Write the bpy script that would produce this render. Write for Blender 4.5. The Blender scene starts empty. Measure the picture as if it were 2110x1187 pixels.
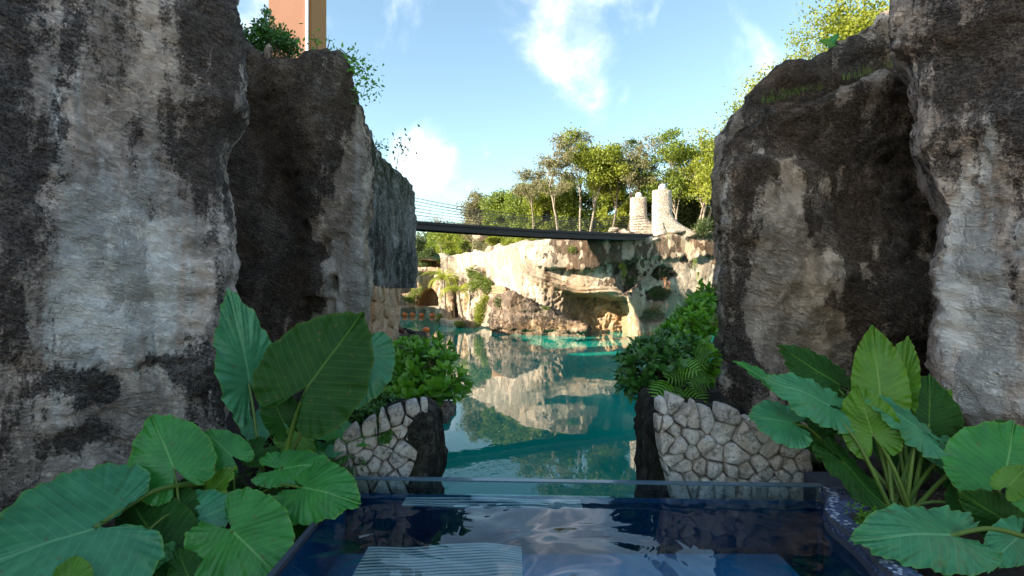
import bpy, math, random
import numpy as np
from mathutils import Vector
R = math.radians
random.seed(7)
rng = np.random.default_rng(7)
scn = bpy.context.scene
COL = scn.collection
F = 1150.0 / 2110.0          # focal length / image width
CAM_Z = 3.5

# ------------------------------------------------------------------ camera, sky, sun, exposure
cam_d = bpy.data.cameras.new('camera'); cam = bpy.data.objects.new('camera', cam_d); COL.objects.link(cam)
cam.location = (0, 0, CAM_Z); cam.rotation_euler = (R(90), 0, 0)
cam_d.sensor_width = 36; cam_d.lens = 36 * F; cam_d.clip_end = 3000; cam_d.clip_start = 0.05
scn.camera = cam
SUN_EL = 22.0
SUN_DIR = Vector((-0.93, -0.37, 0)).normalized()      # horizontal direction towards the sun
S = Vector((SUN_DIR.x * math.cos(R(SUN_EL)), SUN_DIR.y * math.cos(R(SUN_EL)), math.sin(R(SUN_EL))))
sd = bpy.data.lights.new('sun', 'SUN'); sun = bpy.data.objects.new('sun', sd); COL.objects.link(sun)
sd.energy = 2.0; sd.angle = R(0.5); sd.color = (1.0, 0.86, 0.66)
sun.rotation_euler = S.to_track_quat('Z', 'Y').to_euler()
sun.location = (-40, 0, 40)
scn.view_settings.view_transform = 'Standard'; scn.view_settings.look = 'None'
scn.view_settings.gamma = 1.0; scn.view_settings.use_curve_mapping = False
scn.view_settings.exposure = 3.15
scn.render.engine = 'CYCLES'
scn.cycles.max_bounces = 8; scn.cycles.diffuse_bounces = 6; scn.cycles.glossy_bounces = 4
scn.cycles.transparent_max_bounces = 16; scn.cycles.transmission_bounces = 4
scn.cycles.caustics_reflective = False; scn.cycles.caustics_refractive = False

def px(x, y, Y):
    return Vector(((x - 1055.0) / 1150.0 * Y, Y, CAM_Z - (y - 593.5) / 1150.0 * Y))

world = bpy.data.worlds.new('World'); scn.world = world; world.use_nodes = True
wn, wl = world.node_tree.nodes, world.node_tree.links
wn.clear()
def N(nt, typ, **kw):
    n = nt.nodes.new(typ)
    for k, v in kw.items(): setattr(n, k, v)
    return n
def math_n(nt, op, a, b=None, clamp=False):
    n = nt.nodes.new('ShaderNodeMath'); n.operation = op; n.use_clamp = clamp
    for i, v in enumerate((a, b)):
        if v is None: continue
        if isinstance(v, (int, float)): n.inputs[i].default_value = v
        else: nt.links.new(v, n.inputs[i])
    return n.outputs[0]
def maprange(nt, v, a, b, c=0.0, d=1.0, smooth=True):
    n = nt.nodes.new('ShaderNodeMapRange'); n.interpolation_type = 'SMOOTHSTEP' if smooth else 'LINEAR'
    nt.links.new(v, n.inputs[0])
    n.inputs[1].default_value = a; n.inputs[2].default_value = b
    n.inputs[3].default_value = c; n.inputs[4].default_value = d
    return n.outputs[0]
def mixc(nt, f, a, b, mode='MIX'):
    n = nt.nodes.new('ShaderNodeMix'); n.data_type = 'RGBA'; n.blend_type = mode
    if isinstance(f, (int, float)): n.inputs[0].default_value = f
    else: nt.links.new(f, n.inputs[0])
    for i, v in ((6, a), (7, b)):
        if isinstance(v, tuple): n.inputs[i].default_value = (v[0], v[1], v[2], 1)
        else: nt.links.new(v, n.inputs[i])
    return n.outputs[2]
def noise(nt, vec, scale, detail=4, rough=0.55, dist=0.0, stretch=None):
    if stretch is not None:
        m = nt.nodes.new('ShaderNodeMapping'); m.inputs[3].default_value = stretch
        nt.links.new(vec, m.inputs[0]); vec = m.outputs[0]
    n = nt.nodes.new('ShaderNodeTexNoise')
    n.inputs['Scale'].default_value = scale; n.inputs['Detail'].default_value = detail
    n.inputs['Roughness'].default_value = rough; n.inputs['Distortion'].default_value = dist
    nt.links.new(vec, n.inputs['Vector'])
    return n.outputs[0]

# sky: Nishita plus clouds that live on the sphere of directions
wt = world.node_tree
sky = N(wt, 'ShaderNodeTexSky', sky_type='NISHITA', sun_disc=False)
sky.sun_elevation = R(SUN_EL)
sky.sun_rotation = math.atan2(SUN_DIR.x, SUN_DIR.y)
sky.air_density = 1.0; sky.dust_density = 0.6; sky.ozone_density = 2.0
geo = N(wt, 'ShaderNodeTexCoord').outputs['Generated']
def cloud_blob(cx, cy, rpx, sx=1.0, sz=1.0):
    """soft elliptical patch around a direction, size in degrees via pixels"""
    d = Vector((cx - 1055.0, 1150.0, 593.5 - cy)).normalized()
    sub = N(wt, 'ShaderNodeVectorMath', operation='SUBTRACT'); wt.links.new(geo, sub.inputs[0]); sub.inputs[1].default_value = d
    sc = N(wt, 'ShaderNodeVectorMath', operation='MULTIPLY'); wt.links.new(sub.outputs[0], sc.inputs[0]); sc.inputs[1].default_value = (1 / sx, 1, 1 / sz)
    ln = N(wt, 'ShaderNodeVectorMath', operation='LENGTH'); wt.links.new(sc.outputs[0], ln.inputs[0])
    r = rpx / 1150.0
    return maprange(wt, ln.outputs['Value'], r * 1.35, r * 0.25)
cn = noise(wt, geo, 7.0, 9, 0.60, 0.25)
wisp = noise(wt, geo, 3.2, 8, 0.62, 0.4, (1.0, 1.0, 0.75))
dens = None
for (cx, cy, rp, sx, sz, k) in [(868, 335, 95, 1.05, 1.1, .95), (990, 312, 34, 1.0, 1.0, .40), (948, 398, 62, 1.25, .7, .62), (815, 300, 50, 1, 1, .4),
                              (1180, 90, 120, .8, 1.4, .62), (1215, 185, 75, .7, 1.3, .5), (1320, 15, 75, 1.2, .8, .42), (1260, -90, 150, 1.5, .8, .52),
                              (505, 30, 120, 1.0, 1.0, .62), (1050, -330, 260, 1.4, .7, .5), (560, -260, 200, 1.2, .8, .4), (1700, -300, 240, 1.3, .7, .45)]:
    b = math_n(wt, 'MULTIPLY', cloud_blob(cx, cy, rp, sx, sz), k)
    dens = b if dens is None else math_n(wt, 'MAXIMUM', dens, b)
cn2 = noise(wt, geo, 3.4, 10, 0.66, 0.6)
cmix = math_n(wt, 'ADD', math_n(wt, 'MULTIPLY', math_n(wt, 'SUBTRACT', cn, .5), 1.5), math_n(wt, 'MULTIPLY', math_n(wt, 'SUBTRACT', cn2, .5), 1.6))
shape = maprange(wt, math_n(wt, 'ADD', dens, cmix), 0.30, 1.35)
shape = math_n(wt, 'MULTIPLY', math_n(wt, 'MULTIPLY', shape, .42), maprange(wt, dens, 0.0, 0.35))
general = math_n(wt, 'MULTIPLY', maprange(wt, wisp, 0.52, 0.80), 0.45)
cov = math_n(wt, 'MAXIMUM', shape, general)
base = mixc(wt, 1.0, sky.outputs[0], (0.285, 0.285, 0.245), 'MULTIPLY')
cloud_col = mixc(wt, maprange(wt, cn, .35, .7), (2.4, 2.4, 2.5), (4.4, 4.2, 4.1))
col = mixc(wt, cov, base, cloud_col)
bg = N(wt, 'ShaderNodeBackground'); bg.inputs[1].default_value = 0.15
wt.links.new(col, bg.inputs[0])
wo = N(wt, 'ShaderNodeOutputWorld'); wt.links.new(bg.outputs[0], wo.inputs[0])

# ------------------------------------------------------------------ helpers
def tag(o, label=None, cat=None, group=None, kind=None):
    if label: o['label'] = label
    if cat: o['category'] = cat
    if group: o['group'] = group
    if kind: o['kind'] = kind
    return o
def empty(name, loc, label, cat, group=None):
    o = bpy.data.objects.new(name, None); COL.objects.link(o); o.location = loc; o.empty_display_size = .2
    return tag(o, label, cat, group)
def mesh_np(name, V, Fc, mat, parent=None, smooth=True, attrs=None, uv=None, link=True):
    """V (n,3); Fc: (m,k) array or list of such arrays. World coordinates; if there is a parent the offset is removed."""
    V = np.asarray(V, dtype=np.float64)
    if parent is not None:
        V = V - np.array(parent.location)
    Fs = Fc if isinstance(Fc, list) else [Fc]
    Fs = [np.asarray(f, dtype=np.int32) for f in Fs if len(f)]
    me = bpy.data.meshes.new(name)
    me.vertices.add(len(V)); me.vertices.foreach_set('co', V.astype(np.float32).ravel())
    loops = np.concatenate([f.ravel() for f in Fs])
    tot = np.concatenate([np.full(len(f), f.shape[1], dtype=np.int32) for f in Fs])
    st = np.concatenate([[0], np.cumsum(tot)[:-1]]).astype(np.int32)
    me.loops.add(len(loops)); me.loops.foreach_set('vertex_index', loops)
    me.polygons.add(len(tot)); me.polygons.foreach_set('loop_start', st); me.polygons.foreach_set('loop_total', tot)
    me.polygons.foreach_set('use_smooth', np.full(len(tot), bool(smooth)))
    me.update(calc_edges=True)
    if attrs:
        for k, a in attrs.items():
            at = me.attributes.new(k, 'FLOAT', 'POINT'); at.data.foreach_set('value', np.asarray(a, dtype=np.float32))
    if uv is not None:
        l = me.uv_layers.new(name='UVMap'); l.data.foreach_set('uv', np.asarray(uv, dtype=np.float32)[loops].ravel())
    if mat: me.materials.append(mat)
    if not link: return me
    o = bpy.data.objects.new(name, me); COL.objects.link(o)
    if parent is not None: o.parent = parent
    return o
def _h(ix, iy, iz, s):
    n = (ix * 374761393 + iy * 668265263 + iz * 2147483647 % 4294967291 + iz * 1274126177 + s * 1013904223) & 0xFFFFFFFF
    n = ((n ^ (n >> 13)) * 1274126177) & 0xFFFFFFFF
    n = (n ^ (n >> 16)) & 0xFFFFFFFF
    return n.astype(np.float64) / 2147483647.5 - 1.0
def vn(P, s=0):
    P = np.asarray(P); I = np.floor(P).astype(np.int64); f = P - I; f = f * f * (3 - 2 * f)
    x, y, z = I[:, 0], I[:, 1], I[:, 2]; fx, fy, fz = f[:, 0], f[:, 1], f[:, 2]
    def c(a, b, d): return _h(x + a, y + b, z + d, s)
    l = lambda a, b, t: a + (b - a) * t
    return l(l(l(c(0, 0, 0), c(1, 0, 0), fx), l(c(0, 1, 0), c(1, 1, 0), fx), fy),
             l(l(c(0, 0, 1), c(1, 0, 1), fx), l(c(0, 1, 1), c(1, 1, 1), fx), fy), fz)
def fbm(P, sc=(1, 1, 1), o=4, s=0, gain=.5):
    P = np.asarray(P) * np.array(sc); a = 1.0; r = 0; t = 0
    for i in range(o):
        r = r + a * vn(P, s + i * 17); t += a; a *= gain; P = P * 2.03 + 11.7
    return r / t
def sstep(x, a, b):
    t = np.clip((x - a) / (b - a), 0, 1); return t * t * (3 - 2 * t)
def interp(x, tab):
    t = np.array(tab, dtype=float); return np.interp(x, t[:, 0], t[:, 1])
def grid_faces(n, m, wrap=False):
    """n columns (first index), m rows; vertex = j*n+i"""
    i = np.arange(n if wrap else n - 1); j = np.arange(m - 1); I, J = np.meshgrid(i, j)
    I = I.ravel(); J = J.ravel(); I2 = (I + 1) % n
    return np.stack([J * n + I, J * n + I2, (J + 1) * n + I2, (J + 1) * n + I], 1)
def grid_normals(G):
    """G (m,n,3)"""
    du = np.gradient(G, axis=1); dv = np.gradient(G, axis=0)
    n = np.cross(du, dv); l = np.linalg.norm(n, axis=2, keepdims=True); l[l < 1e-9] = 1
    return n / l
def topx(V):
    """pixel position at which the camera sees a point (used only to place stains while modelling)"""
    Y = np.maximum(V[:, 1], .2)
    return 1055 + V[:, 0] / Y * 1150, 593.5 - (V[:, 2] - CAM_Z) / Y * 1150
def blobs(V, L):
    X, Y = topx(V); r = np.zeros(len(V))
    for (cx, cy, rx, ry, w) in L:
        d = ((X - cx) / rx) ** 2 + ((Y - cy) / ry) ** 2
        r = r + w * np.exp(-d)
    return r

# ------------------------------------------------------------------ materials
def new_mat(name):
    m = bpy.data.materials.new(name); m.use_nodes = True; nt = m.node_tree; nt.nodes.clear()
    out = nt.nodes.new('ShaderNodeOutputMaterial'); b = nt.nodes.new('ShaderNodeBsdfPrincipled')
    nt.links.new(b.outputs[0], out.inputs[0])
    return m, nt, b, out
def setp(b, **k):
    for a, v in k.items():
        b.inputs[a.replace('_', ' ')].default_value = (v[0], v[1], v[2], 1) if isinstance(v, tuple) else v
def attr(nt, name):
    n = nt.nodes.new('ShaderNodeAttribute'); n.attribute_name = name; return n.outputs['Fac']
def obcoord(nt): return nt.nodes.new('ShaderNodeNewGeometry').outputs['Position']
def bump(nt, h, dist, strength=1.0, nrm=None):
    n = nt.nodes.new('ShaderNodeBump'); n.inputs['Distance'].default_value = dist; n.inputs['Strength'].default_value = strength
    nt.links.new(h, n.inputs['Height'])
    if nrm is not None: nt.links.new(nrm, n.inputs['Normal'])
    return n.outputs[0]

def rock_mat(name, pale, warm, dark=(0.030, 0.027, 0.030), white=(0.72, 0.70, 0.66), streak=1.0, sc=1.0, fine=1.0, dark_bias=0.0, white_amt=1.0, amber=(0.72, 0.40, 0.15), moss=(0.07, 0.075, 0.02)):
    m, nt, b, out = new_mat(name); P = obcoord(nt)
    n1 = noise(nt, P, 0.9 * sc, 6, .6)
    n2 = noise(nt, P, 7 * sc, 6, .65)
    n3 = noise(nt, P, 30 * sc, 4, .7)
    vs = noise(nt, P, 1.7 * sc, 8, .68, .3, (1, 1, .22))        # vertical streaks
    vs2 = noise(nt, P, 9 * sc, 5, .6, .2, (1, 1, .10))
    ma = nt.nodes.new('ShaderNodeMapping'); ma.inputs[2].default_value = (R(8), R(-24), 0); nt.links.new(P, ma.inputs[0])
    lay = noise(nt, ma.outputs[0], 4.0 * sc, 6, .65, .6, (.6, .6, 1.8))
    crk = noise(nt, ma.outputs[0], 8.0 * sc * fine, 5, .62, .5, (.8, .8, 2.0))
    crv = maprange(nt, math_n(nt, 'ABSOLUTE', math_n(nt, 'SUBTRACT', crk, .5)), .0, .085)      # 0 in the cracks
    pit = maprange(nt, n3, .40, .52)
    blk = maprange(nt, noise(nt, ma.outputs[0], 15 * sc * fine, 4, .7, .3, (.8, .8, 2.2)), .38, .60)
    c = mixc(nt, maprange(nt, n1, .35, .65), pale, warm)
    c = mixc(nt, math_n(nt, 'MULTIPLY', maprange(nt, n2, .42, .62), .40), c, tuple(v * .70 for v in warm))
    c = mixc(nt, math_n(nt, 'MULTIPLY', maprange(nt, lay, .50, .68), .25), c, tuple(v * .5 for v in warm))
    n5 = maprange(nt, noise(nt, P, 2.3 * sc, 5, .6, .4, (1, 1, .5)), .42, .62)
    crack_shade = math_n(nt, 'ADD', math_n(nt, 'MULTIPLY', math_n(nt, 'SUBTRACT', 1.0, blk), .16), math_n(nt, 'MULTIPLY', math_n(nt, 'SUBTRACT', 1.0, crv), .34), True)
    crack_shade = math_n(nt, 'MULTIPLY', crack_shade, math_n(nt, 'SUBTRACT', 1.25, n5), True)
    c = mixc(nt, crack_shade, c, tuple(v * .34 for v in warm))  # shade of cracks and chips painted into the rock colour
    # amber / moss areas placed by attribute
    c = mixc(nt, math_n(nt, 'MULTIPLY', attr(nt, 'amber'), maprange(nt, n2, .2, .75), True), c, amber)
    # white lime runs
    wr = maprange(nt, math_n(nt, 'ADD', math_n(nt, 'MULTIPLY', vs2, .8), math_n(nt, 'MULTIPLY', attr(nt, 'white'), .30)), .52, .68)
    c = mixc(nt, math_n(nt, 'MULTIPLY', wr, .75 * white_amt, True), c, white)
    # black algae film: broad placed stains broken up by streaky noise
    vs3 = noise(nt, P, 5.5 * sc, 6, .65, .25, (1, 1, .16))
    n4 = noise(nt, P, 55 * sc, 3, .7)
    t = math_n(nt, 'ADD', math_n(nt, 'MULTIPLY', vs, .80 * streak), math_n(nt, 'MULTIPLY', attr(nt, 'stain'), .60))
    t = math_n(nt, 'ADD', t, math_n(nt, 'MULTIPLY', vs3, .85 * streak - (.0)))
    t = math_n(nt, 'ADD', t, math_n(nt, 'MULTIPLY', n2, .45))
    t = math_n(nt, 'ADD', t, math_n(nt, 'MULTIPLY', n3, .40))
    t = math_n(nt, 'ADD', t, math_n(nt, 'MULTIPLY', n4, .28))
    t = math_n(nt, 'ADD', t, dark_bias - .125 + (1.0 - streak) * .7)
    dm = maprange(nt, t, 1.28, 1.45)
    dcol = mixc(nt, maprange(nt, n1, .4, .6), dark, (dark[0] * 2.2, dark[1] * 1.8, dark[2] * 1.4))
    spk = math_n(nt, 'MULTIPLY', maprange(nt, n4, .40, .60, .80, 1.0), maprange(nt, noise(nt, ma.outputs[0], 22 * sc, 4, .7, .2, (.7, .7, 1.6)), .36, .56, .82, 1.0))
    c = mixc(nt, math_n(nt, 'MULTIPLY', math_n(nt, 'MULTIPLY', dm, spk), .97), c, dcol)
    c = mixc(nt, math_n(nt, 'MULTIPLY', attr(nt, 'moss'), maprange(nt, n2, .35, .6), True), c, moss)
    nt.links.new(c, b.inputs['Base Color'])
    setp(b, Roughness=.9); b.inputs['Specular IOR Level'].default_value = .2
    # relief: chips, pick marks and pits
    chip = noise(nt, P, 11 * sc * fine, 8, .75, .9, (.8, .8, 1.5))
    vo = nt.nodes.new('ShaderNodeTexVoronoi'); vo.inputs['Scale'].default_value = 13 * sc * fine
    mp = nt.nodes.new('ShaderNodeMapping'); mp.inputs[3].default_value = (1, 1, 1.9); mp.inputs[2].default_value = (0, R(25), 0)
    nt.links.new(P, mp.inputs[0]); nt.links.new(mp.outputs[0], vo.inputs['Vector'])
    h = math_n(nt, 'ADD', math_n(nt, 'MULTIPLY', chip, 1.3), math_n(nt, 'MULTIPLY', vo.outputs['Distance'], .35))
    h = math_n(nt, 'ADD', h, math_n(nt, 'MULTIPLY', n3, .35))
    h = math_n(nt, 'ADD', h, math_n(nt, 'MULTIPLY', crv, .55))
    h = math_n(nt, 'ADD', h, math_n(nt, 'MULTIPLY', blk, .7))
    h = math_n(nt, 'MULTIPLY', h, math_n(nt, 'SUBTRACT', 1.35, n5))
    nt.links.new(bump(nt, h, .042 / sc, 1.0), b.inputs['Normal'])
    return m
M = {}
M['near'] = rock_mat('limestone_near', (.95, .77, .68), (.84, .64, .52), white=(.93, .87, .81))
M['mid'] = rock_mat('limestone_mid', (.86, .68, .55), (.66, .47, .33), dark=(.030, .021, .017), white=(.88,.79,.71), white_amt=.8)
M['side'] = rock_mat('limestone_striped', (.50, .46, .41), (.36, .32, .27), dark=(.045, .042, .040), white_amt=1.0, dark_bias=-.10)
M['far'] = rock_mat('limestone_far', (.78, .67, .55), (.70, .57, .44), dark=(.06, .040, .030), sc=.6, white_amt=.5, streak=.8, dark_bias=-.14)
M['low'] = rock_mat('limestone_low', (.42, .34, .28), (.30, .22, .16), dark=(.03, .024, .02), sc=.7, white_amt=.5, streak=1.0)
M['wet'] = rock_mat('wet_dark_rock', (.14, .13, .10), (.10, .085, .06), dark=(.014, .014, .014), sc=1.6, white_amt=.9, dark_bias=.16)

def stone_mat(name, a, b_, c_):
    m, nt, b, out = new_mat(name); P = obcoord(nt)
    oi = nt.nodes.new('ShaderNodeObjectInfo')
    n1 = noise(nt, P, 5, 6, .65); n2 = noise(nt, P, 38, 6, .75); n3 = noise(nt, P, 14, 6, .7, .5)
    c = mixc(nt, oi.outputs['Random'], a, b_)
    c = mixc(nt, maprange(nt, n1, .4, .62), c, c_)
    c = mixc(nt, math_n(nt, 'MULTIPLY', maprange(nt, n3, .50, .66), .7), c, (.10, .09, .085))
    c = mixc(nt, math_n(nt, 'MULTIPLY', maprange(nt, n2, .54, .64), .75), c, (.06, .055, .06))
    nt.links.new(c, b.inputs['Base Color']); setp(b, Roughness=.88)
    h = math_n(nt, 'ADD', n3, math_n(nt, 'MULTIPLY', n2, .35))
    nt.links.new(bump(nt, h, .045, 1.0), b.inputs['Normal'])
    return m
M['stone'] = stone_mat('rubble_stone', (.82, .75, .68), (.66, .58, .52), (.68, .55, .44))
M['stone_warm'] = stone_mat('bounce_warmed_stone', (.88, .58, .36), (.80, .44, .24), (.78, .44, .24))  # column's warm bounce light is put into this colour; brick courses share it
M['tower'] = None

def leaf_mat(name, c1, c2, rough=.42, trans=.25, tcol=None, vein=None, sheen=.5):
    m, nt, b, out = new_mat(name)
    t = attr(nt, 'tint')
    c = mixc(nt, t, c1, c2)
    oir = nt.nodes.new('ShaderNodeObjectInfo').outputs['Random']
    c = mixc(nt, math_n(nt, 'MULTIPLY', oir, .30), c, (c2[0] * 1.25, c2[1] * .95, c2[2] * .6))
    if vein is not None:
        uv = nt.nodes.new('ShaderNodeUVMap').outputs[0]
        sp = nt.nodes.new('ShaderNodeSeparateXYZ'); nt.links.new(uv, sp.inputs[0])
        av = math_n(nt, 'ABSOLUTE', sp.outputs[1])
        ph = math_n(nt, 'MULTIPLY', math_n(nt, 'SUBTRACT', sp.outputs[0], math_n(nt, 'MULTIPLY', av, .55)), 10.5)
        fr = math_n(nt, 'ABSOLUTE', math_n(nt, 'SUBTRACT', math_n(nt, 'FRACT', ph), .5))
        v1 = maprange(nt, fr, .045, .012)
        v2 = maprange(nt, av, .017, .006)
        v1 = math_n(nt, 'MULTIPLY', v1, .6)
        vv = math_n(nt, 'MAXIMUM', v1, v2)
        P = obcoord(nt)
        nz = noise(nt, P, 9, 5, .6); nf = noise(nt, P, 60, 3, .6)
        c = mixc(nt, math_n(nt, 'MULTIPLY', maprange(nt, nz, .35, .7), .5), c, tuple(v * .55 for v in c1))
        e = attr(nt, 'edge')
        c = mixc(nt, math_n(nt, 'MULTIPLY', maprange(nt, math_n(nt, 'ADD', e, math_n(nt, 'MULTIPLY', nz, .10)), .99, 1.06), .6), c, (vein[0] * .9, vein[1] * .8, .02))
        sp2 = noise(nt, P, 22, 3, .5)
        c = mixc(nt, math_n(nt, 'MULTIPLY', maprange(nt, sp2, .66, .72), .75), c, (.13, .10, .03))
        eb = maprange(nt, math_n(nt, 'ADD', e, math_n(nt, 'MULTIPLY', noise(nt, P, 14, 4, .6), .35)), 1.19, 1.23)
        c = mixc(nt, math_n(nt, 'MULTIPLY', eb, .85), c, (.16, .08, .025))
        c = mixc(nt, vv, c, vein)
        h = math_n(nt, 'ADD', math_n(nt, 'MULTIPLY', fr, -1.0), math_n(nt, 'MULTIPLY', nf, .15))
        nt.links.new(bump(nt, h, .004, .8), b.inputs['Normal'])
    nt.links.new(c, b.inputs['Base Color']); setp(b, Roughness=rough)
    b.inputs['Specular IOR Level'].default_value = sheen
    tr = nt.nodes.new('ShaderNodeBsdfTranslucent'); mx = nt.nodes.new('ShaderNodeMixShader'); mx.inputs[0].default_value = trans
    tc = tcol or tuple(v * 1.6 for v in c2)
    k = mixc(nt, .75, c, tc); nt.links.new(k, tr.inputs[0])
    nt.links.new(b.outputs[0], mx.inputs[1]); nt.links.new(tr.outputs[0], mx.inputs[2]); nt.links.new(mx.outputs[0], out.inputs[0])
    return m
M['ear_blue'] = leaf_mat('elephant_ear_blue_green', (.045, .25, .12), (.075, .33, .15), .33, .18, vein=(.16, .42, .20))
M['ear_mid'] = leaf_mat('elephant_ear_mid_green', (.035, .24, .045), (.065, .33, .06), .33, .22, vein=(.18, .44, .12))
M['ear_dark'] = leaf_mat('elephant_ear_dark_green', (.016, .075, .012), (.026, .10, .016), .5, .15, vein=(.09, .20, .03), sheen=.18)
M['ear_yellow'] = leaf_mat('elephant_ear_yellow_green', (.085, .25, .015), (.14, .34, .025), .45, .3, vein=(.26, .42, .07))
M['petiole'] = leaf_mat('petiole_green', (.09, .17, .03), (.15, .24, .04), .45, .1)
M['bush'] = leaf_mat('bush_leaf', (.04, .16, .012), (.15, .36, .02), .33, .25)
M['bush_dark'] = leaf_mat('dark_bush_leaf', (.02, .085, .018), (.07, .20, .03), .33, .2)
M['tree_yel'] = leaf_mat('tree_leaf_yellow', (.09, .14, .014), (.24, .29, .03), .6, .35)
M['tree_green'] = leaf_mat('tree_leaf_green', (.055, .10, .012), (.19, .26, .03), .6, .3)
M['tree_dark'] = leaf_mat('tree_leaf_dark', (.02, .045, .012), (.07, .11, .025), .6, .25)
M['tree_grey'] = leaf_mat('tree_leaf_grey', (.10, .11, .055), (.20, .20, .10), .7, .3)
M['palm'] = leaf_mat('palm_leaf', (.12, .18, .02), (.32, .36, .04), .45, .3)
M['grass'] = leaf_mat('grass_blade', (.06, .12, .015), (.16, .22, .03), .6, .3)
M['dry'] = leaf_mat('dry_root', (.20, .11, .06), (.30, .17, .09), .8, .1)

def simple_mat(name, c, rough=.7, metal=0.0, ns=None, var=.35, bd=.004, spec=.5):
    m, nt, b, out = new_mat(name); setp(b, Roughness=rough, Metallic=metal); b.inputs['Specular IOR Level'].default_value = spec
    P = obcoord(nt); n = noise(nt, P, ns or 6, 6, .6)
    k = mixc(nt, maprange(nt, n, .3, .7), c, tuple(v * (1 - var) for v in c)); nt.links.new(k, b.inputs['Base Color'])
    nt.links.new(bump(nt, n, bd, .6), b.inputs['Normal'])
    return m
M['bark'] = simple_mat('pale_bark', (.34, .29, .23), .9, ns=5, var=.55, bd=.02)
M['bark_dark'] = simple_mat('dark_bark', (.13, .10, .075), .9, ns=5, var=.5, bd=.02)
M['soil'] = simple_mat('soil', (.055, .038, .028), .95, ns=18, var=.7, bd=.03)
M['deck'] = simple_mat('dark_bridge_timber', (.035, .026, .03), .6, ns=2)
M['cable'] = simple_mat('steel_cable', (.16, .16, .17), .5, .6)
M['terracotta'] = simple_mat('terracotta_render', (.32, .165, .11), .9, ns=1.2, var=.06, bd=.002)
M['ochre'] = simple_mat('ochre_render', (.34, .16, .055), .9, ns=1.2, var=.06, bd=.002)
M['white'] = simple_mat('white_paint', (.80, .80, .80), .6, var=.05)
M['buoy'] = simple_mat('orange_buoy', (.85, .17, .02), .4, var=.1)
M['bird'] = simple_mat('black_feather', (.012, .012, .016), .45, var=.3)
M['wood'] = simple_mat('weathered_wood', (.26, .10, .05), .7, ns=9, var=.4)
M['basin'] = simple_mat('pool_mosaic', (.010, .34, .66), .35, ns=30, var=.3)
M['coping'] = simple_mat('coping_grout', (.06, .07, .10), .6, ns=40, var=.3)
M['slat'] = simple_mat('turquoise_slat', (.80, .95, .90), .5, ns=7, var=.12)
M['ochre_leaf'] = simple_mat('fallen_leaf', (.55, .20, .02), .6)

def tile_mat():
    m, nt, b, out = new_mat('hexagon_tile'); t = attr(nt, 'tint')
    c = mixc(nt, maprange(nt, t, 0, .8, smooth=False), (.035, .05, .11), (.10, .13, .23))
    c = mixc(nt, maprange(nt, t, .86, 1.0), c, (.45, .50, .62))
    nt.links.new(c, b.inputs['Base Color']); setp(b, Roughness=.25)
    return m
M['hex'] = tile_mat()

def tower_mat():
    m, nt, b, out = new_mat('tower_stone_cladding'); P = obcoord(nt)
    v = nt.nodes.new('ShaderNodeTexVoronoi'); v.feature = 'DISTANCE_TO_EDGE'; v.inputs['Scale'].default_value = 5.5; nt.links.new(P, v.inputs['Vector'])
    v2 = nt.nodes.new('ShaderNodeTexVoronoi'); v2.inputs['Scale'].default_value = 5.5; nt.links.new(P, v2.inputs['Vector'])
    sp = nt.nodes.new('ShaderNodeSeparateColor'); nt.links.new(v2.outputs['Color'], sp.inputs[0])
    c = mixc(nt, sp.outputs[0], (.66, .57, .47), (.50, .42, .34))
    c = mixc(nt, math_n(nt, 'MULTIPLY', maprange(nt, v.outputs['Distance'], .06, .01), .7), c, (.26, .20, .16))
    nt.links.new(c, b.inputs['Base Color']); setp(b, Roughness=.9)
    nt.links.new(bump(nt, maprange(nt, v.outputs['Distance'], 0, .12), .06, 1), b.inputs['Normal'])
    return m
M['tower'] = tower_mat()

def water_opaque(name, deep, ws, strength, dist):
    m, nt, b, out = new_mat(name); P = obcoord(nt)
    n1 = noise(nt, P, ws, 3, .5, .0, (1.0, .55, 1)); n2 = noise(nt, P, ws * .22, 3, .5)
    n3 = noise(nt, P, .12, 3, .5)
    c = mixc(nt, maprange(nt, n3, .35, .65), deep, tuple(v * .72 for v in deep))
    nt.links.new(c, b.inputs['Base Color']); setp(b, Roughness=.0, IOR=1.29)
    h = math_n(nt, 'ADD', n1, math_n(nt, 'MULTIPLY', n2, 2.2))
    nt.links.new(bump(nt, h, dist, strength), b.inputs['Normal'])
    return m
M['lake'] = water_opaque('lake_water', (.002, .30, .23), 2.6, 1.0, .0016)

def clear_water(name, tint, ws, dist, ior=1.33, boost=1.0):
    m, nt, b, out = new_mat(name); nt.nodes.remove(b); P = obcoord(nt)
    n1 = noise(nt, P, ws, 2, .45, .8); n2 = noise(nt, P, ws * .35, 2, .5, .5)
    h = math_n(nt, 'ADD', n1, math_n(nt, 'MULTIPLY', n2, 2.0))
    bn = bump(nt, h, dist, 1.0)
    gl = nt.nodes.new('ShaderNodeBsdfGlossy'); gl.inputs['Roughness'].default_value = .0; nt.links.new(bn, gl.inputs['Normal'])
    tr = nt.nodes.new('ShaderNodeBsdfTransparent'); tr.inputs[0].default_value = (*tint, 1)
    fr = nt.nodes.new('ShaderNodeFresnel'); fr.inputs[0].default_value = ior; nt.links.new(bn, fr.inputs['Normal'])
    f = math_n(nt, 'MULTIPLY', fr.outputs[0], boost, True)
    mx = nt.nodes.new('ShaderNodeMixShader'); nt.links.new(f, mx.inputs[0]); nt.links.new(tr.outputs[0], mx.inputs[1]); nt.links.new(gl.outputs[0], mx.inputs[2])
    nt.links.new(mx.outputs[0], out.inputs[0])
    return m
M['pool'] = clear_water('pool_water', (.84, .96, .99), 1.7, .028, 1.60)
M['acrylic'] = clear_water('clear_acrylic', (.80, .90, .93), 1.0, .0, 1.3)

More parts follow.
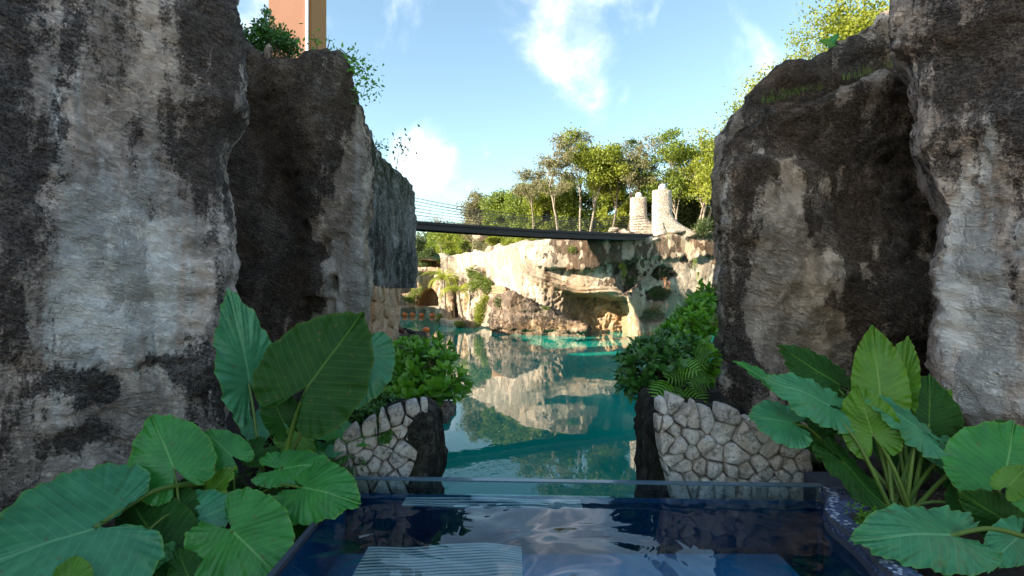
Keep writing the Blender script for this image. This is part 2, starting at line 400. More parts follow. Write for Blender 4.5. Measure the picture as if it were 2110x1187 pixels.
# ------------------------------------------------------------------ cliffs
def resample(foot, closed=True):
    """foot: list of (x, y, spacing). Returns an array of points."""
    out = []; n = len(foot)
    for i in range(n):
        a = foot[i]; b = foot[(i + 1) % n]
        L = math.hypot(b[0] - a[0], b[1] - a[1]); k = max(1, int(L / a[2]))
        for j in range(k):
            t = j / k; out.append((a[0] + (b[0] - a[0]) * t, a[1] + (b[1] - a[1]) * t))
    return np.array(out)
def cliff_mesh(foot, z0, topf, res, smooth_it=6, bulge=None, warp=None, disp=(.25, .05, .02), seed=0, round_top=.35, caps=10, groove=0.0):
    A = resample(foot)
    for _ in range(smooth_it): A = .5 * A + .25 * (np.roll(A, 1, 0) + np.roll(A, -1, 0))
    n = len(A)
    T = np.array([topf(p[0], p[1]) for p in A])
    T = T + .12 * fbm(np.c_[A, np.zeros(n)], (1.3, 1.3, 1), 4, seed + 5) * 2
    T = T - z0
    m = max(8, int(T.max() / res))
    d = np.roll(A, -1, 0) - np.roll(A, 1, 0); nrm = np.c_[d[:, 1], -d[:, 0]]; nrm /= np.linalg.norm(nrm, axis=1)[:, None] + 1e-9
    area = .5 * np.sum(A[:, 0] * np.roll(A[:, 1], -1) - np.roll(A[:, 0], -1) * A[:, 1])
    if area < 0: nrm = -nrm
    G = np.zeros((m + caps, n, 3))
    for j in range(m):
        v = j / (m - 1); z = z0 + T * v
        k = np.clip((z - (z0 + T - round_top)) / round_top, 0, 1)
        off = -round_top * .8 * (1 - np.sqrt(np.clip(1 - k * k, 0, 1)))
        if bulge is not None: off = off + bulge(A[:, 0], A[:, 1], z)
        G[j, :, :2] = A + nrm * off[:, None]; G[j, :, 2] = z
    c = A.mean(0)
    for i in range(caps):
        t = ((i + 1) / caps) ** 1.2 * .985
        G[m + i, :, :2] = G[m - 1, :, :2] * (1 - t) + c * t
        G[m + i, :, 2] = (z0 + T) * (1 - t * .8) + (z0 + T.mean()) * t * .8
    Nn = grid_normals(G)
    # periodic fix for the seam
    Nn[:, 0] = Nn[:, 1]; Nn[:, -1] = Nn[:, 1]
    if area > 0: pass
    V = G.reshape(-1, 3); NN = Nn.reshape(-1, 3)
    # make sure normals point outwards
    outw = V - np.array([c[0], c[1], V[:, 2].mean()])
    flat = np.sum(NN * outw, 1)
    if np.median(flat) < 0: NN = -NN
    big = fbm(V, (.55, .55, .4), 3, seed)
    strata = fbm(V, (1.1, 1.1, 3.6), 4, seed + 3)
    chips = 1 - np.abs(fbm(V, (4.5, 4.5, 6.5), 4, seed + 9, .6)) * 2
    fine = fbm(V, (14, 14, 19), 3, seed + 13, .6)
    med = fbm(V, (2.0, 2.0, 1.7), 4, seed + 31, .6); rid = 1 - 2 * np.abs(fbm(V, (1.3, 1.3, 2.0), 3, seed + 37, .55))
    dd = .085 * med - .05 * rid ** 3 + disp[0] * big + disp[1] * 2.2 * strata + disp[2] * (1.6 * chips - .8) + disp[2] * .9 * fine
    if groove: dd = dd + groove * fbm(V, (7, 7, .35), 4, seed + 21)
    V = V + NN * dd[:, None]
    if warp is not None: V = warp(V)
    k0 = len(V); V = np.r_[V, [[c[0], c[1], V[:n, 2].mean()]]]; a_ = np.arange(n)
    Fb = np.stack([(a_ + 1) % n, a_, np.full(n, k0)], 1)
    Fc = grid_faces(n, m + caps, wrap=True)
    if area < 0: Fc = Fc[:, ::-1]; Fb = Fb[:, ::-1]
    return V, [Fc, Fb]
def finish_cliff(name, V, Fc, mat, label, cat='cliff', stain=(), white=(), amber=(), moss=(), kind=None, parent=None, dark_top=None):
    wv_ = V.copy(); wa = .05 * V[:, 1]
    wv_[:, 0] += wa * (fbm(V, (1.4, 1.4, .8), 4, 901, .6) + .4 * fbm(V, (5, 5, 2.5), 2, 905)) * 1.6
    wv_[:, 2] += wa * fbm(V, (1.6, 1.6, .7), 4, 903, .6) * 2.2
    st = blobs(wv_, stain) * np.clip(1 + 1.3 * fbm(V, (2.2, 2.2, .55), 4, 907, .6), .1, 1.8)
    if dark_top is not None: st = st + dark_top(V)
    o = mesh_np(name, V, Fc, mat, parent, True, dict(stain=np.clip(st, -1, 1.6), white=np.clip(blobs(V, white), 0, 1.5),
               amber=np.clip(blobs(V, amber), 0, 1), moss=np.clip(blobs(V, moss), 0, 1)))
    if label: tag(o, label, cat, kind=kind)
    return o
def edge_warp(tab, Yref, xlo, xhi, ylim=None):
    """shift x so that the silhouette follows a table of (pixel y, pixel x) at distance Yref; full effect beyond xhi, none before xlo"""
    t = np.array(tab, dtype=float)
    def f(V, base_px):
        return V
    return t

# near left wall: runs from beside the camera to the gorge, its right edge is the silhouette
tabL1 = [(-60, 478), (0, 481), (90, 488), (150, 492), (225, 490), (238, 474), (262, 449), (300, 442), (340, 447), (400, 459), (470, 469), (560, 474), (640, 468), (700, 478), (790, 488), (900, 500), (1000, 505)]
def warpL1(V):
    z = V[:, 2]; Yc = 5.1 + .10 * (z - 2.2); py = 593.5 - (z - CAM_Z) / Yc * 1150
    tx = (interp(py, tabL1) - 1055) / 1150 * Yc
    w = sstep(V[:, 0], -3.9, -2.6)
    V = V.copy(); V[:, 0] += (tx + 2.53) * w; V[:, 1] += .10 * (z - 2.2)
    return V
def bulL1(x, y, z):
    # block seams and hollows of the cut face
    r = .10 * np.sin(y * 2.1 + z * .5) - .14 * sstep(z, 3.2, 2.0) * 1.0
    return r
footL1 = [(-8.5, 2.0, .3), (-5.0, 1.9, .15), (-4.55, 2.7, .034), (-3.85, 3.95, .034), (-2.55, 5.05, .05), (-2.9, 5.9, .12), (-8.5, 7.4, .3)]
V, Fc = cliff_mesh(footL1, 1.2, lambda x, y: 6.9, .036, 5, bulL1, warpL1, (.14, .02, .030), 1)
finish_cliff('quarry_wall', V, Fc, M['near'], 'tall pale limestone quarry wall with black stains filling the left edge of the view', 'rock wall',
    stain=[(30, 500, 90, 560, .42), (420, 300, 60, 320, .45), (370, 90, 70, 160, .35), (100, 90, 120, 90, .35), (80, 440, 70, 80, .35), (60, 650, 60, 80, .45), (440, 80, 40, 180, .3),
           (180, 790, 60, 30, .7), (215, 830, 40, 25, .7), (330, 770, 70, 25, .6), (180, 920, 50, 24, .9), (390, 770, 40, 90, .35), (440, 780, 40, 120, .45), (345, 760, 30, 20, .5), (80, 290, 18, 60, .5), (300, 330, 30, 90, .25),
           (210, 640, 110, 130, -.45), (190, 420, 100, 160, -.35), (330, 660, 60, 120, -.3), (160, 180, 60, 80, -.25), (300, 900, 120, 60, -.2)],
    white=[(140, 680, 60, 260, .7), (215, 480, 110, 220, .8), (200, 680, 110, 120, .6), (340, 640, 90, 200, .7), (120, 200, 60, 150, .5), (320, 400, 80, 150, .3)])

# second left cliff: dark recessed face, pale corner, striped side going away
def topL2(x, y):
    if y > 10.1: return float(np.interp(y, [10.1, 10.6, 11.1, 13.1, 14.2, 15.2], [6.50, 6.32, 6.26, 6.30, 6.22, 5.85]))
    a = float(np.interp(x, [-9, -4.9, -4.45, -4.05, -3.6, -3.35, -2.9, -2.6], [8.0, 7.85, 7.55, 7.35, 7.40, 7.62, 7.62, 7.15]))
    return a + (float(np.interp(y, [9.6, 10.1], [0, -.65])) if x > -2.9 else 0)
def bulL2(x, y, z):
    rec = sstep(x, -3.5, -3.9) * sstep(y, 10.4, 9.9)
    r = -.12 * rec * sstep(z, 6.9, 6.3)
    r = r + .18 * np.sin(z * 1.3 + x * 2) * (y < 9.9)
    r = r + .25 * sstep(z, 4.6, 3.2) * sstep(x, -3.6, -3.2) * (y < 9.9)
    return r
footL2 = [(-9.5, 9.5, .2), (-4.8, 9.55, .05), (-3.35, 9.25, .04), (-2.58, 9.45, .045), (-2.60, 10.2, .05), (-3.5, 10.9, .2), (-9.5, 12.5, .3)]
def warpL2(V):
    return V
V, Fc = cliff_mesh(footL2, -.5, topL2, .05, 4, bulL2, None, (.10, .035, .026), 12, .30, 12, .03)
# niche cut-outs in the pale lower corner
def push(V, L):
    X, Y = topx(V); d = np.zeros(len(V))
    for (cx, cy, rx, ry, amt) in L:
        q = np.maximum(np.abs(X - cx) / rx, np.abs(Y - cy) / ry)
        d = np.maximum(d, amt * sstep(q, 1.12, .9))
    V = V.copy(); V[:, 1] += d; return V
fr = (V[:, 1] < 10.2)
V[fr] = push(V[fr], [(686, 583, 9, 16, .35), (655, 640, 34, 26, .22), (672, 510, 8, 20, .12)])
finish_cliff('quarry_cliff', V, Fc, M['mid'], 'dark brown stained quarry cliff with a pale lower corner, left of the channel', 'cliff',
    stain=[(540, 330, 95, 330, 1.15), (560, 560, 70, 150, 1.0), (610, 220, 110, 120, .9), (700, 240, 30, 100, .5), (720, 170, 45, 60, .7), (690, 360, 30, 30, .35), (640, 480, 30, 150, .25),
           (690, 560, 60, 150, -.75), (700, 440, 40, 60, -.5), (655, 300, 26, 80, -.45), (500, 480, 30, 60, -.2)],
    white=[(737, 480, 12, 220, 1.2), (690, 590, 60, 110, .9)], moss=[(655, 645, 34, 28, .5), (686, 585, 9, 16, .7), (500, 170, 20, 80, .25)])
# overhanging block that continues the side face
def topL3(x, y): return topL2(x, max(y, 10.11))
footL3 = [(-2.55, 9.95, .05), (-2.53, 14.95, .10), (-4.5, 15.1, .3), (-4.5, 10.3, .3)]
V, Fc = cliff_mesh(footL3, 3.50, topL3, .05, 2, None, None, (.05, .03, .012), 31, .35, 10, .09)
lowz = V[:, 2] < 3.6
V[lowz, 2] = np.where(V[lowz, 1] < 10.9, V[lowz, 2] - .0, V[lowz, 2])
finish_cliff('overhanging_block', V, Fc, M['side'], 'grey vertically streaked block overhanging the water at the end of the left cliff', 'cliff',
    stain=[(800, 460, 50, 150, .35), (835, 560, 30, 40, .5), (770, 400, 20, 120, .1)], white=[(750, 480, 10, 200, 1.2), (848, 480, 12, 120, .6)], moss=[(812, 340, 50, 50, 1.0), (780, 300, 40, 60, .6), (840, 400, 20, 40, .5)])
# closing bottom of the block
mesh_b = [(-2.56, 9.8), (-2.56, 14.9), (-4.4, 15.0), (-4.4, 9.8)]

# near right wall
tabR1 = [(-60, 1852), (0, 1852), (60, 1850), (100, 1862), (120, 1893), (200, 1896), (270, 1884), (300, 1886), (330, 1900), (400, 1915), (440, 1925), (500, 1905), (560, 1902), (620, 1930), (680, 1946), (760, 1956), (840, 1965), (880, 2005), (1000, 2020)]
def warpR1(V):
    z = V[:, 2]; Yc = 5.2 + .08 * (z - 2.2); py = 593.5 - (z - CAM_Z) / Yc * 1150
    tx = (interp(py, tabR1) - 1055) / 1150 * Yc
    w = sstep(V[:, 0], 5.3, 3.9)
    V = V.copy(); V[:, 0] += (tx - 3.95) * w; V[:, 1] += .08 * (z - 2.2)
    return V
footR1 = [(8.5, 2.4, .3), (8.5, 6.6, .3), (4.6, 6.2, .1), (3.95, 5.25, .034), (4.55, 4.3, .034), (4.95, 3.3, .1), (5.6, 2.4, .3)]
V, Fc = cliff_mesh(footR1, 1.2, lambda x, y: 6.9, .036, 5, lambda x, y, z: .10 * np.sin(z * 1.7 + x), warpR1, (.14, .02, .030), 41)
finish_cliff('quarry_wall', V, Fc, M['near'], 'whitish lime washed limestone wall rising out of the right edge of the view', 'rock wall',
    stain=[(1960, 120, 90, 160, .45), (2080, 60, 70, 120, .5), (2090, 330, 40, 200, .45), (1930, 340, 30, 90, .25), (1985, 600, 16, 24, .5), (1975, 560, 30, 60, -.2), (2030, 600, 90, 250, -.6), (1990, 700, 80, 200, -.6), (2060, 820, 90, 90, -.5), (2095, 560, 22, 120, .45), (2085, 640, 20, 60, .4)],
    white=[(1990, 620, 80, 250, 1.0), (2020, 320, 60, 180, .5), (2050, 720, 80, 200, .9)])

# second right cliff, in front of it a lower tier
tabR2 = [(150, 1560), (215, 1560), (240, 1530), (270, 1500), (300, 1490), (350, 1480), (430, 1476), (500, 1474), (560, 1470), (620, 1467), (680, 1474), (740, 1466), (800, 1456), (860, 1452), (1000, 1448)]
def topR2(x, y): return float(np.interp(x, [2.2, 2.5, 2.8, 3.4, 4.0, 4.6, 7], [5.25, 5.48, 5.70, 5.84, 5.98, 6.12, 6.3]))
def warpR2(V):
    z = V[:, 2]; Yc = 6.7 + .12 * (z - 2.2); py = 593.5 - (z - CAM_Z) / Yc * 1150
    tx = (interp(py, tabR2) - 1055) / 1150 * Yc
    w = sstep(V[:, 0], 3.3, 2.5) * sstep(V[:, 1], 9.0, 8.0)
    V = V.copy(); V[:, 0] += (tx - 2.45) * w; V[:, 1] += .12 * (z - 2.2) * sstep(V[:, 1], 8.6, 7.8)
    return V
def bulR2(x, y, z):
    r = -.10 * np.exp(-((x - 4.05) / .25) ** 2) * (y < 7.2) * sstep(z, 5.3, 4.4)
    r = r + .12 * np.sin(z * 2.2 + x * 1.5) * (y < 7.2) 
    r = r - .18 * sstep(z, 3.3, 2.2) * (y < 7.2)
    return r
footR2 = [(7.5, 7.0, .3), (7.5, 9.0, .3), (4.4, 9.0, .2), (2.75, 7.4, .06), (2.45, 6.75, .040), (2.9, 6.35, .042), (4.3, 6.3, .05), (5.4, 6.6, .2)]
V, Fc = cliff_mesh(footR2, .3, topR2, .045, 4, bulR2, warpR2, (.12, .045, .028), 52, .28, 12, .02)
fr = (V[:, 1] < 7.3)
V[fr] = push(V[fr], [(1628, 640, 10, 26, .10), (1622, 690, 11, 18, .12), (1722, 680, 14, 20, .10), (1640, 600, 9, 12, .08)])
finish_cliff('quarry_cliff', V, Fc, M['mid'], 'brown black stained quarry cliff standing behind the right hand plants', 'cliff',
    stain=[(1700, 250, 260, 90, 1.1), (1800, 330, 90, 130, .8), (1760, 450, 50, 60, .7), (1800, 560, 40, 250, .8), (1880, 500, 50, 260, .5), (1560, 420, 60, 120, .25), (1690, 470, 60, 50, .45), (1560, 790, 70, 70, .5), (1530, 640, 40, 120, .2), (1900, 720, 60, 90, .3),
           (1630, 330, 30, 50, -.4), (1620, 480, 60, 60, -.45), (1660, 650, 90, 110, -.5), (1480, 640, 14, 160, -.4)],
    white=[(1484, 640, 14, 170, 1.2), (1500, 430, 12, 120, .7)], amber=[(1610, 300, 40, 60, .35), (1510, 825, 40, 30, .6), (1700, 640, 120, 120, .12)])
# upper tier behind the ledge
tabR3 = [(0, 1885), (20, 1850), (60, 1790), (92, 1725), (118, 1690), (140, 1650), (170, 1600), (200, 1560), (250, 1520), (280, 1502)]
def topR3(x, y):
    # height follows the sloping crest
    q = x / 8.0 * 1150 + 1055
    py = float(np.interp(q, [1440, 1502, 1520, 1560, 1600, 1640, 1690, 1720, 1790, 1850, 2000], [360, 285, 250, 204, 172, 142, 118, 92, 58, 16, -40]))
    return CAM_Z + (593.5 - py) / 1150 * 8.0
footR3 = [(9.0, 7.9, .3), (9.0, 12.0, .3), (6.4, 12.0, .2), (3.12, 8.6, .08), (3.05, 7.95, .05), (5.9, 7.9, .1)]
V, Fc = cliff_mesh(footR3, 2.0, topR3, .06, 3, None, None, (.10, .06, .028), 63, .18, 10, .02)
finish_cliff('cliff_upper_tier', V, Fc, M['mid'], 'dark sloping upper tier of rock set back above the grassy ledge on the right', 'cliff',
    stain=[(1700, 150, 200, 90, .75), (1760, 180, 60, 60, .5)], amber=[(1640, 170, 60, 40, .35), (1830, 120, 50, 50, .35)])

# ------------------------------------------------------------------ ground, lake and plateaus
gx = np.linspace(-600, 600, 60); gy = np.linspace(-400, 1200, 70); GX, GY = np.meshgrid(gx, gy)
mesh_gnd = np.c_[GX.ravel(), GY.ravel(), -2.0 + 0 * GX.ravel()]
tag(mesh_np('ground', mesh_gnd, grid_faces(60, 70), M['soil']), kind='structure')
tag(mesh_np('lake', [(-70, 4.9, 0), (70, 4.9, 0), (70, 110, 0), (-70, 110, 0)], np.array([(0, 1, 2, 3)]), M["lake"], None, False), kind='structure')
def terrain(name, x0, x1, y0, y1, res, zf, mat):
    nx = int((x1 - x0) / res) + 1; ny = int((y1 - y0) / res) + 1
    X, Y = np.meshgrid(np.linspace(x0, x1, nx), np.linspace(y0, y1, ny)); X = X.ravel(); Y = Y.ravel()
    V = np.c_[X, Y, zf(X, Y)]
    # skirt so that it is a solid mass
    idx = np.arange(nx * ny).reshape(ny, nx); Fc = grid_faces(nx, ny)
    ring = np.concatenate([idx[0, :], idx[1:, -1], idx[-1, -2::-1], idx[-2:0:-1, 0]])
    B = V[ring].copy(); B[:, 2] = -2.05; k = len(V); V = np.r_[V, B]; n = len(ring)
    a = np.arange(n); b = (a + 1) % n
    Fs = np.stack([ring[a], k + a, k + b, ring[b]], 1)
    return tag(mesh_np(name, V, [Fc, Fs], mat), kind='structure')
# planting beds beside the pool
def zbedL(X, Y):
    P = np.c_[X, Y, 0 * X]
    return 1.74 + .08 * fbm(P, (1.6, 1.6, 1), 4, 71) + .05 * fbm(P, (9, 9, 1), 3, 72) + .1 * sstep(Y, 5.2, 6.6) - .25 * sstep(X, -1.75, -1.35) * sstep(Y, 4.6, 4.2)
terrain('planting_bed', -6.2, -1.36, -1.5, 4.62, .07, zbedL, M['soil'])
terrain('planting_bed', -6.2, -1.25, 4.62, 9.6, .08, lambda X, Y: zbedL(X, Y) + .03, M['soil'])
def zbedR(X, Y):
    P = np.c_[X, Y, 0 * X]
    return 1.84 + .06 * fbm(P, (1.6, 1.6, 1), 4, 73) + .035 * fbm(P, (9, 9, 1), 3, 74) + .1 * sstep(X, 3.2, 4.5) 
terrain('planting_bed', 2.72, 6.5, -1.5, 4.60, .06, zbedR, M['soil'])
terrain('planting_bed', 1.6, 6.5, 4.95, 7.2, .08, lambda X, Y: zbedR(X, Y) + .05, M['soil'])
terrain('planting_bed', 2.45, 6.5, 7.2, 8.8, .12, lambda X, Y: 2.0 + .3 * sstep(Y, 7, 9) + .1 * fbm(np.c_[X, Y, 0 * X], (1, 1, 1), 3, 76), M['soil'])
# rear terrace where the camera stands
terrain('terrace', -9, 9, -16.0, -1.52, .5, lambda X, Y: 2.0 + 0 * X, simple_mat('terrace_paving', (.74, .68, .60), .8, ns=3, var=.2))
# plateau tops behind the near walls (out of sight, they carry the bushes)
terrain('plateau', -40, -8.4, -10, 20, 1.2, lambda X, Y: 6.2 + .5 * fbm(np.c_[X, Y, 0 * X], (.2, .2, 1), 3, 77), M['soil'])
terrain('plateau', 14, 45, -10, 34, 1.2, lambda X, Y: 7.2 + .5 * fbm(np.c_[X, Y, 0 * X], (.2, .2, 1), 3, 78), M['soil'])

# ---- far cliff with carved face (height field in depth, with its plateau behind)
def far_depth(X, Z, D=41.0):
    q = 1055 + X / D * 1150; p = 593.5 - (Z - CAM_Z) / D * 1150
    P3 = np.c_[X, 0 * X, Z]
    g = interp(q, [(900, 56), (960, 51), (990, 49), (1030, 46.2), (1075, 43.4), (1120, 42.6), (1165, 42.7), (1190, 43.4), (1215, 44.0), (1290, 44.2), (1303, 44.2)])
    g = g + .5 * np.cos((p - 600) / 60)
    ceil = interp(q, [(900, 470), (1040, 500), (1070, 540), (1100, 562), (1150, 586), (1190, 603), (1250, 606), (1290, 614), (1304, 640), (1312, 700)])
    up = interp(q, [(900, 48), (1040, 45.0), (1080, 42.6), (1120, 41.8), (1180, 41.3), (1210, 41.0), (2400, 41.0)])
    up = np.minimum(up, g + 5)
    # sweeping ribs below the overhang
    k = sstep(p - ceil, -2, 10)
    y = up * (1 - k) + g * k
    y = np.where(q > 1312, 41.0, y)
    kk = sstep(q, 1301, 1309); y = y * (1 - kk) + 41.0 * kk
    rib = np.exp(-((p - ceil) / 16) ** 2) * sstep(q, 1050, 1090) * sstep(q, 1300, 1260)
    y = y - rib * (.25 + .16 * np.sin((p - ceil) * .75 + q * .09))
    # leaning base of the white wall
    y = y - .35 * sstep(p, 640, 700) * (q > 1305)
    # brown overhang band
    band_lo = interp(q, [(1000, 470), (1060, 505), (1100, 540), (1140, 556), (1200, 560), (1250, 545), (1290, 536), (1340, 530), (1420, 532), (1500, 532), (2400, 530)])
    band_lo = band_lo + 5 * vn(np.c_[q / 17, 0 * q, 0 * q], 3) + 3 * vn(np.c_[q / 6, 0 * q, 0 * q], 4)
    bk = sstep(band_lo - p, -3, 3)
    y = y - bk * interp(q, [(1000, 0), (1090, .5), (1130, .8), (1230, .7), (1290, .35), (2400, .35)]) * (1.0 + .3 * vn(P3 * .8, 8))
    # niches in the white wall
    def niche(cx, cy, rx, ry, dep, flat=False, sh=.12):
        w = 1 + sh * 2 * vn(np.c_[q / 7, p / 7, 0 * q + cx], 9)
        dx = (q - cx) / rx; dy = (p - cy) / ry
        r = np.sqrt(dx * dx + dy * dy) * w
        if flat: r = np.maximum(r, (dy + .0) * 1.5)
        return dep * sstep(r, 1.08, .88)
    y = y + niche(1367, 563, 24, 15, 1.1) + niche(1357, 607, 25, 14, 1.0) + niche(1345, 655, 24, 17, 1.0, True) + niche(1297, 572, 27, 28, .8)
    ar = np.sqrt(((q - 1462) / 70) ** 2 + (np.maximum(690 - p, 0) / 92) ** 2)
    y = y + 3.0 * sstep(ar, 1.03, .96) * (p < 706)
    # texture
    y = y + .22 * fbm(P3, (.4, .4, .4), 3, 81) * np.interp(q, [1290, 1320], [1, .25]) + .05 * fbm(P3, (2.2, 1, 2.2), 4, 82)
    cave = sstep(p - ceil, 0, 12) * sstep(q, 1040, 1120) * sstep(q, 1310, 1302)
    y = y + cave * .16 * np.abs(fbm(P3, (3.8, 1, 3.0), 2, 83, .5)) * 3 * np.interp(q, [1120, 1190], [.5, 1]) + .05 * fbm(P3, (5, 1, 1.2), 3, 84)
    # vertical cuts near the water line
    y = y + .06 * np.sign(np.sin(X * 9)) * sstep(p, 664, 676) * (q > 1315)
    return y
x0, x1, z0, z1, r = -7.2, 34.0, -1.0, 7.0, .085
nx = int((x1 - x0) / r); nz = int((z1 - z0) / r)
XX, ZZ = np.meshgrid(np.linspace(x0, x1, nx), np.linspace(0, 1, nz))
topz = interp(1055 + XX[0] / 41 * 1150, [(860, 506), (960, 512), (1000, 514), (1040, 507), (1080, 505), (1130, 500), (1200, 492), (1260, 488), (1300, 488), (1345, 490), (1400, 486), (1475, 484), (2100, 480)])
topz = CAM_Z + (593.5 - topz) / 1150 * 41 + .18 * fbm(np.c_[XX[0], XX[0] * 0, XX[0] * 0], (1.2, 1, 1), 4, 88)
Z2 = z0 + (topz[None, :] - z0) * ZZ
YY = far_depth(XX.ravel(), Z2.ravel()).reshape(XX.shape)
YY = YY - np.maximum(0, (XX - 16)) * .25
rows = [np.stack([XX, YY, Z2], 2)]
for i, (dy, dz) in enumerate([(.15, .10), (.45, .22), (1.0, .35), (2, .45), (3.5, .5), (6, .6), (10, .7), (18, .8), (30, 1), (60, 1), (130, 1), (300, 1)]):
    a = np.zeros((1, nx, 3)); a[0, :, 0] = XX[0] + (XX[0] - 8) * (dy / 60.0); a[0, :, 1] = YY[-1] + dy
    a[0, :, 2] = topz + dz + .3 * fbm(np.c_[XX[0], np.full(nx, dy), XX[0] * 0], (.7, .7, 1), 3, 89)
    rows.append(a)
G = np.concatenate(rows, 0); V = G.reshape(-1, 3)
Fc = grid_faces(nx, G.shape[0])
finish_cliff('far_cliff', V, Fc, M['far'], 'sunlit pale limestone cliff with carved niches and an amber hollow across the turquoise water', 'cliff',
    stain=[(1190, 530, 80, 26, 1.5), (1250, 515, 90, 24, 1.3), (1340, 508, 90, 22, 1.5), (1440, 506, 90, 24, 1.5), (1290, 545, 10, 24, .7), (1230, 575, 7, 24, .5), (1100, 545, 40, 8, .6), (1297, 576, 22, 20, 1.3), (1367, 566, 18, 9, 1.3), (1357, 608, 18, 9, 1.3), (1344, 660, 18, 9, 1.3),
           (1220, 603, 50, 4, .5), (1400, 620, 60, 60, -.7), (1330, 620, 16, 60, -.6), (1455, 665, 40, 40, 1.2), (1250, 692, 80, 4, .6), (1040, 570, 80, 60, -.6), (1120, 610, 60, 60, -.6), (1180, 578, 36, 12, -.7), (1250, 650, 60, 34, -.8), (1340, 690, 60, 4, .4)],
    amber=[(1245, 655, 80, 50, 1.1), (1180, 605, 50, 12, .6), (1150, 585, 60, 10, .4), (1340, 690, 60, 8, .9), (1380, 512, 120, 16, .5), (1200, 560, 40, 20, .3)],  # hollow's amber is rock colour with bounce light painted in
    moss=[(1300, 588, 18, 12, .6), (1367, 572, 18, 8, .6), (1357, 612, 18, 8, .6), (1330, 500, 60, 6, .6)], white=[(1400, 590, 60, 60, .4)])

# low rock shelf in front of the far cliff
def topLow(x, y):
    q = 1055 + x / max(y, 1) * 1150
    py = float(np.interp(q, [1000, 1015, 1050, 1090, 1120, 1150, 1180, 1206, 1230], [640, 607, 604, 615, 632, 650, 660, 668, 688]))
    return CAM_Z + (593.5 - py) / 1150 * y
footLow = [(-1.75, 43.6, .12), (-.2, 41.6, .12), (5.35, 39.6, .12), (5.9, 40.6, .2), (5.5, 42.0, .4), (-1.2, 46.5, .4)]
V, Fc = cliff_mesh(footLow, -.6, topLow, .10, 4, lambda x, y, z: -.25 * sstep(z, .55, .25), None, (.30, .12, .05), 92, .4, 8, .12)
finish_cliff('rock_shelf', V, Fc, M['low'], 'low grey rock shelf overgrown with shrubs at the waterline below the far cliff', 'rock',
    stain=[(1120, 640, 80, 20, .5), (1080, 690, 120, 6, .7), (1170, 660, 50, 20, .5)], amber=[(1130, 672, 70, 12, .8)])

# back of the left channel
def depthBack(X, Z):
    D = 80.0; q = 1055 + X / D * 1150; p = 593.5 - (Z - CAM_Z) / D * 1150; P3 = np.c_[X, 0 * X, Z]
    y = 80 + 2.0 * fbm(P3, (.15, 1, .15), 3, 101) + .5 * fbm(P3, (.7, 1, .7), 4, 102)
    a = np.sqrt(((q - 882) / 22) ** 2 + (np.maximum(632 - p, 0) / 38) ** 2)
    y = y + 3.5 * sstep(a, 1.04, .95) * (p < 632)
    y = y + 1.2 * sstep(np.sqrt(((q - 836) / 14) ** 2 + ((p - 590) / 14) ** 2), 1.1, .8)
    y = y - 1.2 * sstep(p, 629, 633)
    y = y - .8 * sstep(p, 565, 561)
    return y
x0, x1, r = -60, -2.0, .16
nx = int((x1 - x0) / r); nz = 44
XX, ZZ = np.meshgrid(np.linspace(x0, x1, nx), np.linspace(0, 1, nz))
tz = 6.2 + .5 * fbm(np.c_[XX[0], XX[0] * 0, XX[0] * 0], (.4, 1, 1), 4, 103)
Z2 = -1 + (tz[None, :] + 1) * ZZ; YY = depthBack(XX.ravel(), Z2.ravel()).reshape(XX.shape)
rows = [np.stack([XX, YY, Z2], 2)]
for dy in (1, 3, 8, 20, 60, 160, 360):
    a = np.zeros((1, nx, 3)); a[0, :, 0] = XX[0] * (1 + dy / 80); a[0, :, 1] = YY[-1] + dy; a[0, :, 2] = tz + .5; rows.append(a)
G = np.concatenate(rows, 0); V = G.reshape(-1, 3)
finish_cliff('back_cliff', V, grid_faces(nx, G.shape[0]), M['far'], 'brown rock wall with an arched recess at the far end of the left channel', 'cliff',
    stain=[(870, 545, 60, 12, .9), (850, 640, 60, 6, .8), (836, 592, 12, 12, .6)], amber=[(880, 600, 30, 40, .9), (840, 620, 30, 20, .7), (900, 560, 40, 40, .4)], moss=[(850, 605, 20, 20, .8)])

# left shore of the far lake: a wooded bank
def zshore(X, Y): return -.6 + 6.0 * sstep(-X - .155 * Y, 0.0, 3.0) + .4 * fbm(np.c_[X, Y, 0 * X], (.3, .3, 1), 3, 107)
terrain('shore', -60, -3.2, 19.5, 79, .7, lambda X, Y: np.minimum(-.6 + 6.2 * sstep(-X - (.245 * Y + .5), 0, 3.5) + .3 * fbm(np.c_[X, Y, 0 * X], (.3, .3, 1), 3, 107), 6), M['soil'])
# pale pillars behind the palms
def pillar(x, y, w, d, h, label, seed, amber, stain):
    f = [(x - w, y - d, .1), (x + w, y - d, .1), (x + w, y + d, .2), (x - w, y + d, .15)]
    V, Fc = cliff_mesh(f, -.6, lambda a, b: h, .12, 3, lambda a, b, z: .12 * np.sin(z * 1.3 + seed), None, (.35, .10, .04), seed, .5, 6, .05)
    finish_cliff('rock_pillar', V, Fc, M['far'], label, 'rock pillar', amber=amber, stain=stain)
pillar(-6.45, 56, .75, 1.6, 4.6, 'pale rock pillar beside the channel, behind the brightest yellow palm', 111, [(925, 620, 16, 30, .5)], [])
pillar(-4.25, 55, .95, 1.6, 4.9, 'lit rock pillar with an amber face right behind the leaning palm trunk', 112, [(970, 625, 20, 34, .9)], [])
pillar(-5.2, 58, 1.8, 1.0, 6.6, 'tall grey white rock mass topped by boulders behind the palms', 113, [(945, 620, 60, 60, .5)], [])
pillar(-2.9, 52, 1.1, 2.6, 5.4, 'creeper covered rock buttress left of the sunlit cliff', 114, [(995, 560, 30, 30, .3)], [(995, 600, 30, 40, .2)])
